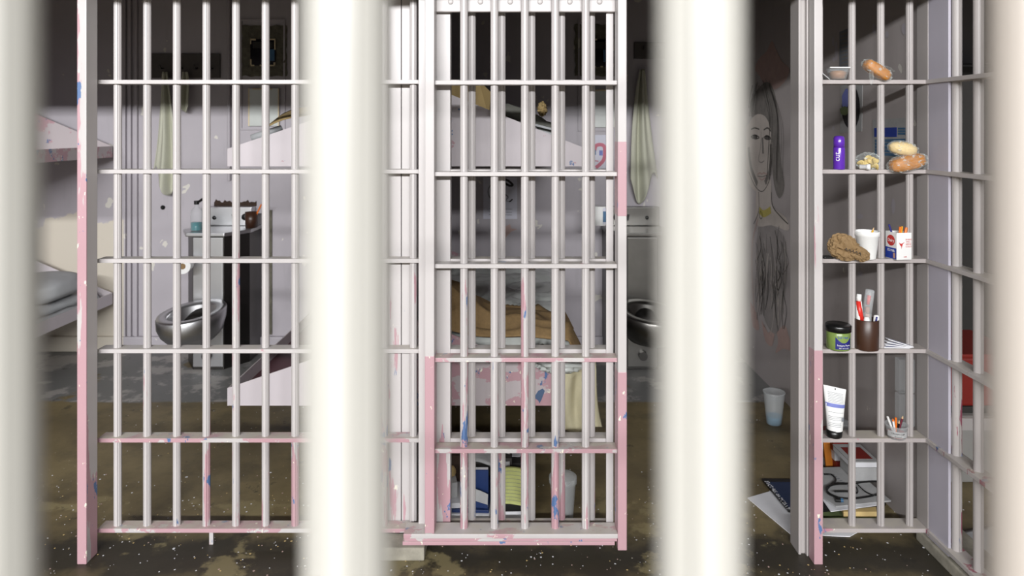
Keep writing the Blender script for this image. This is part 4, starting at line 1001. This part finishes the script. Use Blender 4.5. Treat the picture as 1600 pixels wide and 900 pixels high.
# ------------------------------------------------------------------ belongings on the floor, behind the door
c = fl(880, 818); c = Vector((.212, 2.90, 0)); t = thing('plastic_cup', 'large frosted empty cup on the floor behind the door', 'cup', c)
MB().lathe([(.040, 0), (.042, .003), (.053, .150), (.058, .156), (.058, .180), (.055, .182)], c, M['frost'], 32).build('body', t, smooth=True)
def fbox(name, x0, x1, y0, y1, z0, z1, mat, lab, cat, rz=0, grp=None, bevel=.002):
    mb = MB().box(x0, x1, y0, y1, z0, z1, M[mat]); cc_ = Vector(((x0+x1)/2, (y0+y1)/2, z0))
    mb.xf(Matrix.Translation(cc_) @ Matrix.Rotation(R(rz), 4, 'Z') @ Matrix.Translation(-cc_)); o = mb.build(name, bevel=bevel, origin=cc_); return tag(o, lab, cat, grp)
fbox('paper_pile', -.30, -.075, 2.84, 3.12, 0, .030, 'paper', 'white papers lowest in the pile behind the door', 'papers', 2)
fbox('paper_pile', -.31, -.085, 2.85, 3.12, .031, .048, 'paper', 'second white paper block in the pile behind the door', 'papers', -3)
fbox('folder', -.30, -.090, 2.86, 3.14, .049, .062, 'bluecov', 'blue folder between the white paper blocks', 'folder', -2)
fbox('paper_pile', -.31, -.105, 2.87, 3.12, .063, .085, 'paper', 'uppermost white paper block behind the door', 'papers', 3)
o = MB().slab([(-.19, 2.865, .072), (-.10, 2.865, .064), (-.098, 2.865, .095), (-.13, 2.865, .125), (-.19, 2.865, .14)], .003, M['bluecov'], (0, 1, 0)).build('paper_sheet', origin=(-.15, 2.86, .05)); tag(o, 'torn blue sheet hanging before the paper pile', 'paper')
o = MB().slab([(-.19, 2.86, .105), (-.165, 2.86, .108), (-.15, 2.86, .098), (-.10, 2.86, .082), (-.098, 2.86, .125), (-.13, 2.86, .14), (-.19, 2.86, .16)], .002, M['paper_grey'], (0, 1, 0)).build('paper_sheet', origin=(-.15, 2.86, .08)); tag(o, 'torn grey paper in front of the blue book', 'paper')
t = thing('book', 'blue book leaning on the pile behind the door', 'book', (-.15, 2.92, .09))
mb = MB().box(-.19, -.10, 2.90, 2.925, .088, .205, M['paper']); mb.build('pages', t); MB().box(-.192, -.098, 2.896, 2.90, .086, .207, M['bluecov']).build('cover', t)
fbox('small_box', -.30, -.235, 2.90, 2.98, .087, .15, 'paper_grey', 'small grey box on the left of the door pile', 'box', 12)
o = MB().blob((-.262, 2.95, .175), (.025, .03, .022), M['cardboard'], None, .2, 2, 1, 20, 14, 2).build('paper_ball', smooth=True, origin=(-.262, 2.95, .152)); tag(o, 'tan ball of paper on the small grey box', 'paper')
fbox('wooden_stick', -.30, -.215, 3.04, 3.06, .087, .20, 'rust', 'brown strip standing behind the small grey box', 'strip', -8)
fbox('small_box', -.035, .085, 2.88, 3.14, .0, .048, 'paper', 'white block under the black book', 'box', 0)
fbox('book', -.04, .085, 2.87, 3.14, .049, .080, 'black', 'black book under the yellow-green pad', 'book', 2)
t = thing('legal_pad', 'yellow-green lined pad curling over the black book', 'pad', (.02, 2.92, .08))
def lp(u, v): return (-.085+.16*u+.015*v, 2.862+.16*v**1.3, .082+.075*v-.03*(u-.5)**2+.004*math.sin(5*u))
MB().grid(lp, 16, 16, M['legal']).build('page', t, smooth=True, solid=.004)
mb = MB()
for k in range(9): stroke(mb, [Vector(lp(.05+.9*i/12, .12+.095*k))+Vector((0, -.003, .003)) for i in range(13)], .0012, M['ink_grey'], (0, -.75, .66), .0012)
mb.build('ruled_lines', t)
def gs(u, v): return (-.20+.19*u, 3.10+.22*v-.03*u, .145+.05*v-.03*u+.012*math.sin(5*u+2*v))
o = MB().grid(gs, 14, 10, M['paper_grey']).build('cloth', smooth=True, solid=.006, origin=(-.1, 3.2, .14)); tag(o, 'flat grey cloth on top of the pile behind the door', 'cloth')
fbox('storage_box', -.20, .0, 3.14, 3.34, .0, .14, 'dark', 'dark box under the grey cloth behind the door', 'box')
sheet('paper_sheet', [(786, 713), (812, 714), (822, 704), (796, 703)], .09, .002, M['paper'], 'small white sheet beyond the yellow-green pad', 'paper')
fbox('storage_box', .0, .09, 3.20, 3.36, .0, .088, 'dark', 'small dark box under the white sheet', 'box')

# ------------------------------------------------------------------ neighbouring cell on the right
t = thing('concrete_bench', 'grey concrete bench in the neighbouring cell', 'bench', (2.6, 3.6, 0))
MB().box(1.73, 4.2, 3.20, 4.28, 0, .305, M['stone']).build('body', t, bevel=.01)
MB().box(1.73, 4.2, 3.19, 3.20, .245, .30, M['paint_grey']).build('front_lip', t)
t = thing('storage_bin', 'dark red storage bin on the concrete bench', 'bin', (2.2, 3.4, .306))
MB().box(1.93, 2.38, 3.24, 3.62, .335, .56, M['redcover']).build('body', t, bevel=.012)
MB().box(1.925, 2.385, 3.235, 3.625, .306, .335, M['dark']).build('base', t, bevel=.004)
MB().box(1.92, 2.39, 3.23, 3.63, .561, .58, M['redcover']).build('lid', t, bevel=.005)
def fs(u, v):
    x = 1.78+.75*u; y = 2.42+.36*v+.06*u; return (x, y+.02*math.sin(6*u), .012+.035*(.5+.5*math.sin(9*u+3*v))*math.sin(PI*u)*math.sin(PI*v)+.012*abs(h(x, y, 9, 1)))
o = MB().grid(fs, 40, 24, M['cloth_cream'] if False else M['sheet']).build('bedsheet', smooth=True, solid=.006, origin=(2.1, 2.6, 0)); tag(o, 'crumpled white sheet on the neighbouring cell floor', 'sheet')
t = thing('steel_locker', 'dark steel locker against the neighbouring cell rear wall', 'locker', (2.5, 4.2, .31))
MB().box(2.42, 2.9, 4.0, 4.29, .306, 2.0, M['steel_dk']).build('body', t, bevel=.006)
MB().box(2.44, 2.88, 3.985, 4.0, .33, 1.98, M['dark']).build('door', t, bevel=.003)

# ------------------------------------------------------------------ loose paint flakes on the floor
random.seed(11); mb = MB()
for k in range(1500):
    x = random.uniform(-2.3, 2.2); y = 2.62+random.gauss(0, .33); y = y if y > 1.9 else 2.5
    if random.random() < .25: y = random.uniform(2.3, 4.2)
    r_ = random.uniform(.0012, .0042)*(1.6 if random.random() < .06 else 1); a0 = random.uniform(0, 6.28)
    pts = [(x+r_*random.uniform(.6, 1.2)*math.cos(a0+i*2*PI/5), y+r_*random.uniform(.6, 1.2)*math.sin(a0+i*2*PI/5), .0003) for i in range(5)]
    mb.slab(pts, .0006, M['paper'] if random.random() < .6 else (M['envelope'] if random.random() < .6 else M['mrose']))
o = mb.build('paint_flakes'); tag(o, 'loose pale paint flakes scattered over the dirty floor', 'paint flakes', None, 'stuff')

# ------------------------------------------------------------------ light
def area(name, loc, sx_, sy_, W, rot=(0, 0, 0), col=(1, 1, 1)):
    l = bpy.data.lights.new(name, 'AREA'); l.shape = 'RECTANGLE'; l.size = sx_; l.size_y = sy_; l.energy = W; l.color = col
    o = bpy.data.objects.new(name, l); o.location = loc; o.rotation_euler = rot; C.objects.link(o); return o
area('corridor_tube_light', (-.8, -4.2, 3.17), 6.5, .2, 1000, (R(72), 0, 0), (.985, .99, 1))
w = bpy.data.worlds.new('w'); bpy.context.scene.world = w; w.use_nodes = True
w.node_tree.nodes['Background'].inputs[0].default_value = (.95, .97, 1, 1); w.node_tree.nodes['Background'].inputs[1].default_value = .34

# ------------------------------------------------------------------ camera
cam = bpy.data.cameras.new('camera'); co = bpy.data.objects.new('camera', cam); C.objects.link(co)
co.location = (0, 0, EYE); co.rotation_euler = (R(90), 0, 0)
cam.sensor_width = 36; cam.lens = FPX/1600*36; cam.shift_y = -(450-HY)/1600; cam.clip_start = .02
cam.dof.use_dof = True; cam.dof.focus_distance = 2.72; cam.dof.aperture_fstop = 3.1
sc = bpy.context.scene; sc.camera = co
sc.view_settings.view_transform = 'Standard'; sc.view_settings.look = 'None'; sc.view_settings.gamma = 1
sc.view_settings.use_curve_mapping = False; sc.view_settings.exposure = 0.0
for o in bpy.data.objects:
    if '_o' in o: del o['_o']
